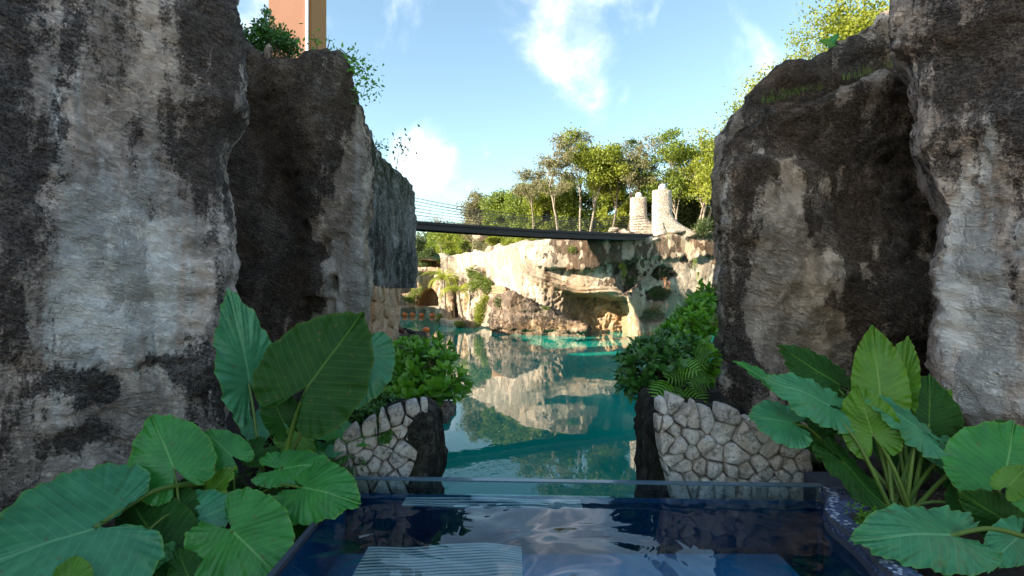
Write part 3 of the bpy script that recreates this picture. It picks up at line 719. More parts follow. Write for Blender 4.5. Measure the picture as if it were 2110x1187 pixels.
V, Fc = cliff_mesh([(-6.9, 52.3, .15), (-4.3, 50.9, .15), (-2.4, 50.5, .15), (-2.4, 54, .3), (-6.9, 56, .3)], -.6, lambda a, b: .55, .12, 2, None, None, (.15, .05, .03), 115, .1, 6)
finish_cliff('stone_landing', V, Fc, M['far'], 'low white stone landing at the waterline where the palms stand', 'landing', stain=[(950, 672, 50, 4, .8)])
V, Fc = cliff_mesh([(-4.95, 49.4, .12), (-3.2, 49.0, .12), (-3.0, 50.4, .12), (-4.9, 50.8, .12)], -.6, lambda a, b: .50, .10, 3, None, None, (.1, .08, .04), 116, .15, 5)
finish_cliff('planter_rock', V, Fc, M['low'], 'round mossy brown rock planter holding the leaning palm at the water', 'rock', amber=[(950, 665, 30, 8, .6)], moss=[(950, 665, 30, 6, .7)])

# ------------------------------------------------------------------ plunge pool
RIM = lambda x: 4.40 - (x + 1.34) * .045        # depth of the clear front wall along x
WZ = 1.905
def box_np(x0, x1, y0, y1, z0, z1):
    V = np.array([(x, y, z) for z in (z0, z1) for y in (y0, y1) for x in (x0, x1)], float)
    return V, np.array([(0, 2, 3, 1), (4, 5, 7, 6), (0, 1, 5, 4), (1, 3, 7, 5), (3, 2, 6, 7), (2, 0, 4, 6)])
def hexa(pts8):
    return np.array(pts8, float), np.array([(0, 2, 3, 1), (4, 5, 7, 6), (0, 1, 5, 4), (1, 3, 7, 5), (3, 2, 6, 7), (2, 0, 4, 6)])
def join(parts):
    Vs, Fs, k = [], {}, 0
    for V, Fc in parts:
        for f in (Fc if isinstance(Fc, list) else [Fc]):
            f = np.asarray(f); Fs.setdefault(f.shape[1], []).append(f + k)
        Vs.append(V); k += len(V)
    return np.concatenate(Vs), [np.concatenate(v) for v in Fs.values()]
# curved inner edge of the pool on the right, from the clear wall towards the camera
edgeR = [(2.30, 4.16), (2.285, 4.06), (2.20, 3.92), (2.10, 3.76), (2.055, 3.60), (2.045, 3.42), (2.03, 3.25), (1.99, 3.08), (1.97, 2.92), (1.98, 2.74), (2.02, 2.5), (2.10, 2.1), (2.2, 1.5), (2.3, .6), (2.3, -1.5)]
def spline(P, k):
    P = np.array(P, float); out = []
    Q = np.vstack([2 * P[0] - P[1], P, 2 * P[-1] - P[-2]])
    for i in range(1, len(Q) - 2):
        for j in range(k):
            t = j / k
            out.append(.5 * ((2 * Q[i]) + (-Q[i - 1] + Q[i + 1]) * t + (2 * Q[i - 1] - 5 * Q[i] + 4 * Q[i + 1] - Q[i + 2]) * t * t + (-Q[i - 1] + 3 * Q[i] - 3 * Q[i + 1] + Q[i + 2]) * t ** 3))
    out.append(P[-1]); return np.array(out)
ER = spline(edgeR, 6)
PL = -1.30                                              # left side of the pool
pool = empty('plunge_pool', (0.4, 2.5, 1.0), 'dark blue tiled plunge pool with a clear front wall and a curved mosaic kerb', 'pool')
poly = [(PL, -1.5), (PL, RIM(PL) - .03)] + [(2.30, RIM(2.3) - .03)] + [tuple(p) for p in ER[1:]]
fl = np.array([(x, y, 1.0) for x, y in poly]); n = len(fl)
# floor and side walls of the basin
wv = np.r_[fl, fl + [0, 0, .895]]
a = np.arange(n); b_ = (a + 1) % n
basin_faces = np.stack([a, b_, n + b_, n + a], 1)
bm_me = mesh_np('basin', wv, [basin_faces], M['basin'], pool, False)
cen = np.r_[fl, [[.5, 1.5, 1.0]]]
mesh_np('basin_floor', cen, np.stack([a, b_, np.full(n, n)], 1), M['basin'], pool, False)
V, Fc = box_np(PL + .005, 2.0, 3.62, 4.20, 1.0, 1.50)
mesh_np('submerged_bench', V, Fc, M['basin'], pool, False)
V, Fc = box_np(PL + .005, -.80, 2.2, 3.62, 1.0, 1.38)
mesh_np('submerged_step', V, Fc, M['basin'], pool, False)
# clear wall
def rim_box(xa, xb, off0, off1, za, zb):
    return hexa([(xa, RIM(xa) + off0, za), (xb, RIM(xb) + off0, za), (xa, RIM(xa) + off1, za), (xb, RIM(xb) + off1, za),
                 (xa, RIM(xa) + off0, zb), (xb, RIM(xb) + off0, zb), (xa, RIM(xa) + off1, zb), (xb, RIM(xb) + off1, zb)])
V, Fc = rim_box(-1.42, 2.33, -.025, .045, 1.86, 2.0)
mesh_np('clear_wall', V, Fc, M['acrylic'], pool, False)
V, Fc = rim_box(-1.42, 2.36, -.022, .042, 1.995, 2.006)
mesh_np('wall_cap', V, Fc, simple_mat('cap_grey_blue', (.10, .17, .22), .15, ns=3, var=.2, bd=.001), pool, False)
V, Fc = rim_box(-1.42, 2.34, -.03, .05, .2, 1.858)
mesh_np('wall_base', V, Fc, M['basin'], pool, False)
# kerb with rounded section along the curve
d = np.gradient(ER, axis=0); d /= np.linalg.norm(d, axis=1)[:, None]; nr = np.c_[-d[:, 1], d[:, 0]]
if nr[20, 0] < 0: nr = -nr
wid = np.interp(ER[:, 1], [2.4, 3.0, 3.7, 3.95, 4.16], [.17, .15, .13, .26, .42])
prof = [(0.0, -.9), (0.0, -.05), (.008, -.015), (.03, .008), (.5, .022), (.95, .008), (.99, -.02), (1.0, -.2)]
K = np.zeros((len(prof), len(ER), 3))
for i, (t, z) in enumerate(prof):
    off = t * wid if t > .04 else np.full(len(ER), t)
    K[i, :, :2] = ER + nr * off[:, None]; K[i, :, 2] = 2.0 + z
mesh_np('kerb', K.reshape(-1, 3), grid_faces(len(ER), len(prof)), M['coping'], pool)
# hexagon mosaic pieces on the kerb (far too many to pick apart)
HV, HF, HT = [], [], []
sarc = np.r_[0, np.cumsum(np.linalg.norm(np.diff(ER, axis=0), axis=1))]
hs = .0145; row = 0; u = 0.0
while u < 3.4:
    wloc = np.interp(u, sarc, wid)
    v = -.045 + (hs * .87 if row % 2 else 0)
    while v < wloc - .004:
        x = np.interp(u, sarc, ER[:, 0]); y = np.interp(u, sarc, ER[:, 1])
        tx = np.interp(u, sarc, d[:, 0]); ty = np.interp(u, sarc, d[:, 1]); nx_, ny_ = np.interp(u, sarc, nr[:, 0]), np.interp(u, sarc, nr[:, 1])
        if v > .012:
            q = v / wloc; zz = 2.0 + np.interp(q, [0, .5, .95, 1], [.010, .022, .010, .0]) + .0015
            c = np.array([x + nx_ * v, y + ny_ * v, zz]); e1 = np.array([tx, ty, 0]); e2 = np.array([nx_, ny_, 0]); up_ = np.array([0, 0, .0016])
        elif v > -.012:
            v += hs * 1.74; continue
        else:
            c = np.array([x - nx_ * .0015, y - ny_ * .0015, 2.0 + v + .0]); e1 = np.array([tx, ty, 0]); e2 = np.array([0, 0, 1.0]); up_ = np.array([-nx_, -ny_, 0]) * .0016
        k = len(HV) * 1
        for (rr, uu) in ((.93, 0), (.80, 1)):
            for h in range(6):
                an = R(60 * h + 30); HV.append(c + (e1 * math.cos(an) + e2 * math.sin(an)) * hs * rr + up_ * uu)
        for h in range(6): HF.append((k + h, k + (h + 1) % 6, k + 6 + (h + 1) % 6, k + 6 + h))
        HF.append((k + 6, k + 7, k + 8, k + 9)); HF.append((k + 6, k + 9, k + 10, k + 11))
        t = rng.random() ** 1.0
        if t > .9 and not (.0 < v < .05): t = .5
        if .03 < v < .07 and rng.random() < .35: t = .97
        HT += [t] * 12
        v += hs * 1.74
    u += hs * 1.51; row += 1
o = mesh_np('hexagon_mosaic', HV, np.array(HF), M['hex'], pool, False, dict(tint=HT)); tag(o, kind='stuff')
# far right landing behind the clear wall
V, Fc = box_np(2.36, 2.80, 4.12, 4.52, 1.7, 2.012)
mesh_np('kerb_end_slab', V, Fc, M['coping'], pool, False)
V, Fc = box_np(PL - .035, PL - .001, -1.5, 4.37, 1.5, 1.935)
mesh_np('kerb', V, Fc, M['coping'], pool, False)
# water surface
wp = [(x, y, WZ) for x, y in poly]
wp = np.array(wp); wp[1, 1] = RIM(PL) - .03; cen = np.r_[wp, [[.5, 1.5, WZ]]]
tag(mesh_np('pool_water', cen, np.stack([b_, a, np.full(n, n)], 1), M['pool'], None, False), kind='structure')
# submerged slatted panel seen wavy through the ripples
pan = empty('slatted_panel', (-.45, 3.2, 1.86), 'pale turquoise slatted panel lying just under the pool water, wavy lines', 'slatted panel')
for i in range(18):
    y = 2.90 + i * .0355
    xs = np.linspace(-.90, .060, 60)
    yy = y + .030 * np.sin(xs * 5.2 + 1.6 + i * .07) + .010 * np.sin(xs * 11 + i * .25) + .006 * np.sin(xs * 17 + i * .2); w = .0115 + .002 * np.sin(xs * 9 + i)
    G = np.stack([np.stack([xs, yy - w, np.full(60, 1.878)], 1), np.stack([xs, yy + w, np.full(60, 1.878)], 1), np.stack([xs, yy + w, np.full(60, 1.868)], 1), np.stack([xs, yy - w, np.full(60, 1.868)], 1), np.stack([xs, yy - w, np.full(60, 1.878)], 1)])
    mesh_np('slat', G.reshape(-1, 3), grid_faces(60, 5), M['slat'], pan, False)
V, Fc = box_np(-.895, .055, 2.89, 3.53, 1.845, 1.866); mesh_np('backing', V, Fc, simple_mat('panel_backing', (.01, .06, .14), .5), pan, False)
pan2 = empty('slatted_panel', (-.2, 4.2, 1.86), 'thin turquoise slatted strip under water along the foot of the clear wall', 'slatted panel')
for i in range(4):
    xs = np.linspace(-.82, .52, 60); y = 4.13 + i * .05 + .012 * np.sin(xs * 6 + i) - (xs + .2) * .045; w = .014 + .004 * np.sin(xs * 13 + i)
    G = np.stack([np.stack([xs, y - w, np.full(60, 1.885)], 1), np.stack([xs, y + w, np.full(60, 1.885)], 1), np.stack([xs, y + w, np.full(60, 1.875)], 1), np.stack([xs, y - w, np.full(60, 1.875)], 1), np.stack([xs, y - w, np.full(60, 1.885)], 1)])
    mesh_np('slat', G.reshape(-1, 3), grid_faces(60, 5), M['slat'], pan2, False)

# ------------------------------------------------------------------ rubble walls
def clip_poly(poly, a, b, w=.5):
    """keep the part of poly nearer to a than b"""
    m = (a[0] + (b[0] - a[0]) * w, a[1] + (b[1] - a[1]) * w); nx_, ny_ = b[0] - a[0], b[1] - a[1]; out = []
    for i in range(len(poly)):
        p, q = poly[i], poly[(i + 1) % len(poly)]
        dp = (p[0] - m[0]) * nx_ + (p[1] - m[1]) * ny_; dq = (q[0] - m[0]) * nx_ + (q[1] - m[1]) * ny_
        if dp <= 0: out.append(p)
        if (dp < 0) != (dq < 0) and dp != dq:
            t = dp / (dp - dq); out.append((p[0] + (q[0] - p[0]) * t, p[1] + (q[1] - p[1]) * t))
    return out
def stone_block(poly2, to3, nrm, thick, seed, gap=.018, back=.10, segs=5):
    """poly2 in wall coordinates (metres), to3 maps (u,v)->xyz on the wall plane; bulging rounded stone"""
    c = np.mean(poly2, 0); P = np.array(poly2)
    # subdivide the outline and round it
    Q = []
    for i in range(len(P)):
        for t in (0, .33, .66): Q.append(P[i] * (1 - t) + P[(i + 1) % len(P)] * t)
    Q = np.array(Q)
    for _ in range(1): Q = .8 * Q + .1 * (np.roll(Q, 1, 0) + np.roll(Q, -1, 0))
    rad = np.linalg.norm(Q - c, axis=1).mean(); n = len(Q)
    Q = c + (Q - c) * max(.3, (1 - gap / rad))
    rings = []
    nr_ = np.array(nrm)
    for (s, h) in ((1.0, -back), (1.0, 0.0), (.975, .55), (.90, .88), (.60, 1.0), (.2, 1.03)):
        q = c + (Q - c) * s
        X = np.array([to3(*p) for p in q]); hh = thick * h if h > 0 else h
        X = X + nr_ * hh; rings.append(X)
    X = np.concatenate(rings + [np.array([to3(*c)]) + nr_ * thick * 1.02])
    k = sstep(np.repeat([0, .3, 1, 1, 1, 1], n), 0, 1); k = np.r_[k, 1]
    X = X + (.034 * fbm(X, (7, 7, 7), 3, seed) + .007 * fbm(X, (30, 30, 30), 2, seed + 3))[:, None] * nr_ * k[:, None] * 1.3
    X = X + .010 * np.c_[vn(X * 14, seed + 1), vn(X * 14, seed + 2), vn(X * 14, seed + 4)] * k[:, None]
    F4 = grid_faces(n, 6, True); a = np.arange(n); F3 = np.stack([5 * n + a, 5 * n + (a + 1) % n, np.full(n, 6 * n)], 1)
    return X, [F4, F3]
def voronoi_wall(parent, seeds, outline, to3, nrm, mat, thick=.06, seed=0, gap=.012, name='stone', crest=False):
    rw_ = random.Random(seed); wt_ = [rw_.uniform(-1, 1) for _ in seeds]
    for i, sdp in enumerate(seeds):
        poly = list(outline)
        for j, o2 in enumerate(seeds):
            if i != j and poly: poly = clip_poly(poly, sdp, o2, .5 + .13 * (wt_[i] - wt_[j]) * .5)
        if len(poly) < 3: continue
        if crest:
            H = list(outline); cen_ = np.mean(poly, 0); hc = np.mean(H, 0); k_up = rw_.uniform(-.025, .045); new = []
            for p in poly:
                on = False
                for a_i in range(len(H)):
                    e0, e1 = H[a_i], H[(a_i + 1) % len(H)]; ex, ey = e1[0] - e0[0], e1[1] - e0[1]; L_ = math.hypot(ex, ey)
                    dist = abs((p[0] - e0[0]) * ey - (p[1] - e0[1]) * ex) / L_
                    if dist < 1e-4 and (e0[1] + e1[1]) / 2 > hc[1] + .12: on = True
                new.append((cen_[0] + (p[0] - cen_[0]) * .72, p[1] + k_up) if on else p)
            # a raised middle makes the crest knobbly
            poly = new
        A = np.array(poly); ar = .5 * abs(np.sum(A[:, 0] * np.roll(A[:, 1], -1) - np.roll(A[:, 0], -1) * A[:, 1]))
        if ar < .0006: continue
        X, Fs = stone_block(poly, to3, nrm, thick * (.45 + 1.1 * random.random()), seed + i, gap)
        mesh_np(name, X, Fs, mat, parent)
# right wall: seeds traced as stone centres (photo pixels)
YR = 4.66
rw = empty('rubble_wall', (1.9, 4.9, 1.6), 'low white rubble stone wall behind the pool rim, right of the channel', 'stone wall')
seedsR = [(1359, 840), (1382, 838), (1403, 862), (1388, 885), (1424, 893), (1450, 868), (1428, 872), (1449, 916), (1490, 885), (1494, 858), (1470, 936), (1422, 930), (1396, 940), (1394, 916), (1409, 960), (1442, 966), (1465, 968), (1514, 938), (1507, 970), (1540, 905), (1562, 890), (1536, 972), (1560, 955), (1585, 925), (1600, 955), (1577, 978), (1622, 960), (1655, 950), (1628, 925), (1480, 990), (1420, 985), (1398, 993), (1455, 993), (1500, 994), (1560, 994), (1596, 992), (1530, 997), (1350, 862), (1640, 985), (1368, 868), (1610, 978), (1572, 862), (1345, 990), (1376, 905)]
to_uv = lambda X, Y, D: ((X - 1055) / 1150 * D, CAM_Z - (Y - 593.5) / 1150 * D)
SR = [to_uv(x, y, YR) for x, y in seedsR]
outR = [to_uv(x, y, YR) for x, y in [(1352, 822), (1372, 816), (1395, 824), (1412, 838), (1424, 858), (1448, 852), (1470, 862), (1484, 844), (1506, 850), (1520, 866), (1545, 862), (1570, 872), (1600, 905), (1640, 916), (1662, 940), (1690, 1010), (1690, 1060), (1394, 1060), (1392, 985), (1378, 930), (1362, 905), (1350, 870)]]
# convex pieces are needed for clipping against a concave top: give each stone the full cell, the top stones define the crest
hullR = [to_uv(x, y, YR) for x, y in [(1350, 822), (1372, 816), (1408, 826), (1500, 842), (1585, 870), (1665, 925), (1690, 1060), (1394, 1060), (1352, 905)]]
voronoi_wall(rw, SR, hullR, lambda u, v: (u, YR, v), (0, -1, 0), M['stone'], .055, 300, .0045, crest=True)
f = [(1.27, 4.84, .05), (1.38, 4.77, .06), (2.55, 4.77, .1), (3.0, 4.78, .2), (3.0, 5.0, .2), (2.2, 5.05, .2), (2.2, 6.4, .2), (1.62, 6.9, .1), (1.24, 5.6, .06)]
V, Fc = cliff_mesh(f, -.6, lambda x, y: float(np.interp(x, [1.2, 1.7, 2.2, 2.6, 3], [2.42, 2.36, 2.22, 2.06, 1.98])) if y < 5.2 else 2.45, .045, 3, None, None, (.05, .04, .02), 120, .08, 6)
finish_cliff('wall_core', V, Fc, M['wet'], None, parent=rw, moss=[(1372, 960, 14, 40, .9), (1365, 880, 10, 30, .4)])
# left wall
lw = empty('rubble_wall', (-1.1, 5.0, 1.6), 'pale creeper hung rubble stone wall behind the pool rim, left of the channel', 'stone wall')
YL = 4.60
A0 = np.array(px(690, 1000, 4.52)); A1 = np.array(px(832, 1000, 4.66))
seedsL = [(712, 950), (728, 975), (752, 940), (748, 970), (772, 955), (770, 985), (793, 968), (786, 935), (812, 950), (806, 985), (738, 915), (765, 912), (800, 910), (822, 895), (826, 925), (843, 905), (835, 872), (848, 885), (815, 865), (790, 880), (862, 862), (745, 990), (712, 990), (785, 993), (826, 975), (700, 925), (760, 880), (730, 890), (872, 845), (700, 975), (850, 850)]
def to3L(u, v):
    D = 4.56 + (u + 1.4) * .28; return (u, D, v)
SL = [to_uv(x, y, 4.62) for x, y in seedsL]
hullL = [to_uv(x, y, 4.62) for x, y in [(690, 905), (760, 858), (850, 836), (880, 836), (886, 850), (868, 870), (838, 925), (830, 1060), (690, 1060)]]
hullL = [to_uv(x, y, 4.62) for x, y in [(690, 905), (760, 858), (850, 836), (880, 838), (832, 1060), (690, 1060)]]
voronoi_wall(lw, SL, hullL, to3L, (.2, -.98, 0), M['stone'], .045, 400, .004, crest=True)
f = [(-.98, 4.80, .05), (-.90, 4.74, .04), (-.73, 4.70, .04), (-.68, 4.82, .05), (-.74, 5.6, .06), (-1.0, 6.6, .2), (-2.6, 6.8, .3), (-2.4, 4.9, .2), (-1.5, 4.66, .1)]
V, Fc = cliff_mesh(f, -.6, lambda x, y: 2.36 if x > -1.1 else 2.22, .045, 2, lambda x, y, z: .05 * sstep(z, 2.5, 1.9) * (x > -.9), None, (.04, .03, .025), 130, .10, 6)
finish_cliff('wall_core', V, Fc, M['wet'], None, parent=lw, moss=[(850, 950, 20, 40, .6)])

# stone ledge with the blackbird, warm block column under the overhang, low landing
V, Fc = cliff_mesh([(-3.2, 11.9, .05), (-2.35, 11.75, .04), (-1.95, 12.05, .04), (-1.98, 12.9, .06), (-3.2, 13.2, .2)], 1.6, lambda x, y: 2.40, .04, 3, None, None, (.05, .04, .02), 140, .10, 8)
finish_cliff('rock_ledge', V, Fc, M['low'], 'rounded grey rock ledge under the overhanging block where a black bird stands', 'rock')
V, Fc = cliff_mesh([(-3.4, 11.6, .2), (-2.5, 11.6, .1), (-2.4, 15.4, .1), (-3.6, 15.8, .2)], -.6, lambda x, y: 1.7, .12, 2, None, None, (.08, .04, .02), 142, .1, 5)
finish_cliff('water_rock', V, Fc, M['wet'], 'dark rock foot standing in the water under the overhang', 'rock')
colm = empty('block_column', (-2.6, 11.4, 2.3), 'warm lit rough block masonry column carrying the overhanging block', 'stone column')
random.seed(3)
seedsC = [(779, 604), (800, 608), (818, 600), (775, 625), (794, 632), (812, 628), (783, 652), (803, 655), (773, 668), (791, 677), (808, 682), (776, 692), (798, 698), (816, 700), (788, 590), (825, 590), (770, 640), (818, 652), (770, 605)]
def toC(u, v):                                           # u = distance along y on the face looking at +x and towards us
    return (-2.62 + .00 * u, u, v)
# the face lies in the plane x = -2.56 (pixel x determines y)
def c_uv(X, Y):
    y = 2.62 * 1150 / (1055 - X); return (y, CAM_Z - (Y - 593.5) / 1150 * y)
SC = [c_uv(x, y) for x, y in seedsC]
hullC = [c_uv(765, 588), c_uv(832, 584), c_uv(812, 625), c_uv(812, 718), c_uv(765, 722)]
hullC = [c_uv(764, 588), c_uv(826, 586), c_uv(816, 640), c_uv(817, 706), c_uv(764, 722)]
voronoi_wall(colm, SC, hullC, toC, (1, 0, 0), M['stone_warm'], .07, 500, .010)
V, Fc = box_np(-3.4, -2.62, 10.0, 12.4, 2.0, 3.6); mesh_np('core', V, Fc, M['stone_warm'], colm, False)
V, Fc = cliff_mesh([(-4.2, 14.6, .1), (-1.65, 14.4, .06), (-1.62, 16.3, .1), (-4.2, 16.6, .2)], -.4, lambda x, y: .28, .05, 2, None, None, (.03, .03, .02), 150, .08, 6)
finish_cliff('stone_landing', V, Fc, M['low'], 'flat grey stone landing at the waterline behind the left bush', 'landing')

# ------------------------------------------------------------------ rope bridge
L0 = np.array(px(845, 453, 33.0)); L1 = np.array(px(1345, 487, 41.0))
br = empty('suspension_bridge', tuple((L0 + L1) / 2), 'dark footbridge hanging across the sky from the left cliff to the stone towers', 'bridge')
L00 = L0 - (L1 - L0) * .45
t = np.linspace(-.45, 1, 90)
def bridge_pt(t, off, dz):
    p = L0 + (L1 - L0) * t[:, None]; sag = -.42 * (1 - (2 * (t - .28)) ** 2 / 2.1)
    p[:, 2] += sag * .55 + dz; p[:, 1] += off; return p
def beam(o0, o1, z0_, z1_):
    a, b, c, d_ = bridge_pt(t, o0, z0_), bridge_pt(t, o1, z0_), bridge_pt(t, o1, z1_), bridge_pt(t, o0, z1_)
    G = np.stack([a, b, c, d_, a]); return G.reshape(-1, 3), grid_faces(len(t), 5)
for nm, args in (('stringer', (0, .12, -.30, .0)), ('stringer', (1.5, 1.62, -.30, .0)), ('deck', (-.12, 1.75, .0, .06)), ('edge_rail', (-.14, -.04, .06, .16)), ('edge_rail', (1.66, 1.76, .06, .16))):
    V, Fc = beam(*args); mesh_np(nm, V, Fc, M['deck'], br, False)
def tube(P, r, k=6, cap=False):
    P = np.asarray(P, float); n = len(P); r = np.broadcast_to(np.asarray(r, float), (n,))
    T = np.gradient(P, axis=0); T /= np.linalg.norm(T, axis=1)[:, None] + 1e-9
    ref = np.array([0, 0, 1.0]) if abs(T[:, 2]).mean() < .8 else np.array([1.0, 0, 0])
    U = np.cross(T, ref); U /= np.linalg.norm(U, axis=1)[:, None] + 1e-9; W = np.cross(T, U)
    an = np.arange(k) / k * 2 * math.pi
    G = P[:, None] + r[:, None, None] * (np.cos(an)[None, :, None] * U[:, None] + np.sin(an)[None, :, None] * W[:, None])
    return G.reshape(-1, 3), grid_faces(k, n, True)
for side in (0, 1.62):
    for i in range(7):
        h = .22 + i * .155
        tt = np.linspace(-.3, 1, 40); p = bridge_pt(tt, side, h); p[:, 2] += (.10 + i * .075) * ((2 * np.clip(tt, 0, 1) - 1) ** 2 - .25) * (1 if i > 0 else 0)
        V, Fc = tube(p, .011 if i < 6 else .018, 4); mesh_np('cable', V, Fc, M['cable'], br)

# ------------------------------------------------------------------ boot shaped stone towers
def tower(cx, base_py, top_py, wpx, Y, run, label):
    c = px(cx, base_py, Y); zt = CAM_Z + (593.5 - top_py) / 1150 * Y; h = zt - c.z; w = wpx / 1150 * Y
    t_ = empty('stone_tower', tuple(c), label, 'tower', 'boot shaped stone towers of the bridge')
    # profile: straight left side, right side flares out into a low tail
    n = 40; rows = []
    for j in range(n):
        v = j / (n - 1); z = c.z - .8 + (h + .8) * v; hh = (z - c.z) / h
        xl = c.x - w * .5 - .05 * (1 - hh); xr = c.x + w * .5 * (1 - .10 * hh) + run * max(0, (1 - max(hh, 0) / .52)) ** 2.0 * 1.0
        dp = .85 * w * (1 - .12 * hh); m = 28; ring = []
        for k in range(m):
            a = k / m * 2 * math.pi; ex = .7
            ca, sa = math.cos(a), math.sin(a); fx = math.copysign(abs(ca) ** ex, ca); fy = math.copysign(abs(sa) ** ex, sa)
            ring.append(((xl + xr) / 2 + (xr - xl) / 2 * fx, Y + dp * .5 * fy, z))
        rows.append(ring)
    for s_ in (.92, .5, .05): rows.append([((p[0] - c.x) * s_ + c.x, (p[1] - Y) * s_ + Y, zt + .04 * (1 - s_)) for p in rows[n - 1]])
    G = np.array(rows); V = G.reshape(-1, 3); V = V + .05 * fbm(V, (3, 3, 3), 3, int(cx))[:, None]
    mesh_np('shaft', V, grid_faces(28, len(rows), True), M['tower'], t_)
    an = np.linspace(0, 1, 12); rows = []
    rr = w * .20
    for j in range(10):
        ph = -1.2 + 2.75 * j / 9; rows.append([(c.x + rr * math.cos(ph) * math.cos(a), Y + rr * math.cos(ph) * math.sin(a), zt + rr * .75 + rr * math.sin(ph)) for a in np.linspace(0, 2 * math.pi, 17)[:-1]])
    mesh_np('ball_finial', np.array(rows).reshape(-1, 3), grid_faces(16, 10, True), M['white'], t_)
    return t_
tower(1365, 486, 393, 40, 41.9, 2.4, 'larger boot shaped stone tower with a white ball at the right end of the footbridge')
tower(1316, 482, 408, 34, 43.6, 1.9, 'smaller rear boot shaped stone tower with white ball, left of the larger one')

# ------------------------------------------------------------------ hotel
hb = empty('hotel_building', (-12, 24, 6), 'terracotta rendered hotel block with a white vertical strip rising above the left cliff', 'building')
V, Fc = box_np(-10.9, -9.24, 25, 27, 4, 21.0); mesh_np('tower_wall', V, Fc, M['terracotta'], hb, False)
V, Fc = box_np(-9.235, -9.12, 24.94, 26.6, 4, 21.0); mesh_np('white_strip', V, Fc, M['white'], hb, False)
V, Fc = box_np(-9.115, -8.98, 25.05, 27, 4, 21.0); mesh_np('side_fin', V, Fc, M['ochre'], hb, False)
V, Fc = box_np(-17, -11.0, -3.5, 20.5, 4, 14.6); mesh_np('added_shade_wing', V, Fc, M['terracotta'], hb, False)  # wing added out of view to keep the sun off the near gorge

# ------------------------------------------------------------------ elephant ear plants
def catmull(P, k):
    return spline(P, k)
def ear_outline(W, k=9):
    c = [(1.0, 0.0), (.955, .10), (.84, .36), (.66, .66), (.44, .88), (.2, .99), (-.03, .99), (-.22, .92), (-.40, .74), (-.47, .50), (-.41, .27), (-.22, .11), (-.05, .02)]
    return catmull([(u, v * W) for u, v in c], k)
def ear_leaf(A, T, width, nhint, mat, parent, seed, cup=.10, droop=.18, wave=.03, label=None, fold=0.0, notch=1.0):
    A = np.array(A, float); T = np.array(T, float); ax = T - A; L = np.linalg.norm(ax); ax /= L
    nh = np.array(nhint, float); nh -= ax * nh.dot(ax); nh /= np.linalg.norm(nh); lat = np.cross(nh, ax)
    W = width / L / 2
    O = ear_outline(W); n1 = len(O)
    full = np.r_[O, (O * [1, -1])[::-1][:-0 or None]]
    n = len(full); m = 15; s = np.linspace(0, 1, m) ** .85
    rs = np.random.default_rng(seed)
    k1, k2, ph = rs.uniform(13, 19), rs.uniform(27, 36), rs.uniform(0, 6)
    tt = np.linspace(0, 1, n)
    edge = 1 + .012 * np.sin(tt * k2 * 6.28 / 2 + ph) + .008 * rs.normal(size=n)
    U = np.outer(s, full[:, 0] * edge); Vv = np.outer(s, full[:, 1] * edge); rho = np.repeat(s[:, None], n, 1)
    H = -cup * (Vv / W) ** 2 * W * 1.6 + fold * np.abs(Vv)
    H -= droop * np.sign(U) * U * U * .9
    phase = (U - np.abs(Vv) * .55) * 10.5
    H += .025 * (np.abs(np.sin(phase * math.pi)) - .5) * rho * (1 - .3 * rho) * np.clip(np.abs(Vv) / W * 4, 0, 1)
    H += wave * rho ** 4 * (np.sin(tt * k1 * 6.28 + ph) + .6 * np.sin(tt * k1 * 2.3 * 6.28 + ph * 2))[None, :]
    H += .05 * vn(np.c_[U.ravel() * 2.5, Vv.ravel() * 2.5, np.full(U.size, seed * 3.1)], 5).reshape(U.shape)
    P = A + (ax[None, None] * U[..., None] + lat[None, None] * Vv[..., None] + nh[None, None] * H[..., None]) * L
    o = mesh_np('leaf_blade', P.reshape(-1, 3), grid_faces(n, m, True), mat, parent, True,
                dict(tint=np.clip(.5 + .5 * vn(np.c_[U.ravel() * 3, Vv.ravel() * 3, np.full(U.size, seed)], 7), 0, 1), edge=rho.ravel()), uv=np.c_[U.ravel(), Vv.ravel()])
    if label: o['label'] = label
    return A, ax, nh
def petiole(B, A, ax, nh, parent, r0=.022, r1=.009, side=0.0, into=None):
    B = np.array(B, float); A = np.array(A, float); L = np.linalg.norm(A - B)
    mid = B * .45 + A * .55 + np.array([0, 0, .12 * L]) + np.array([side, 0, 0])
    P = catmull([tuple(B), tuple(B * .7 + mid * .3 + np.array([0, 0, .03 * L])), tuple(mid), tuple(A - np.array(nh) * .006)], 7)
    V, Fc = tube(P, np.linspace(r0, r1, len(P)), 8)
    mesh_np('petiole', V, Fc, M['petiole'], parent, True, dict(tint=rng.random() * np.ones(len(V))))
UP = (0, -.62, .78); FR = (0, -.95, .30); 
def plant(name, base, leaves, label, group=None, r0=.020):
    p = empty(name, tuple(base), label, 'plant', group)
    for i, lf in enumerate(leaves):
        (ax_, ay, aY, tx, ty, tY, w, nh, mat, o) = lf
        A = px(ax_, ay, aY); T = px(tx, ty, tY)
        a, d_, nn = ear_leaf(A, T, w / 1150 * aY, nh, M[mat], p, i * 7 + 3 + len(leaves), cup=o.get('cup', .10), droop=o.get('droop', .12), wave=o.get('wave', .026), fold=o.get('fold', 0), label=o.get('label'))
        if o.get('pet', True):
            b = Vector(base) + Vector((random.uniform(-.09, .09), random.uniform(-.07, .07), -.05))
            if 'base' in o: b = Vector(px(*o['base']))
            petiole(b, A, d_, nn, p, r0=o.get('r0', r0), r1=o.get('r1', r0 * .42), side=o.get('side', 0))
    return p
BL = px(545, 1000, 4.35); BL.z = 1.78
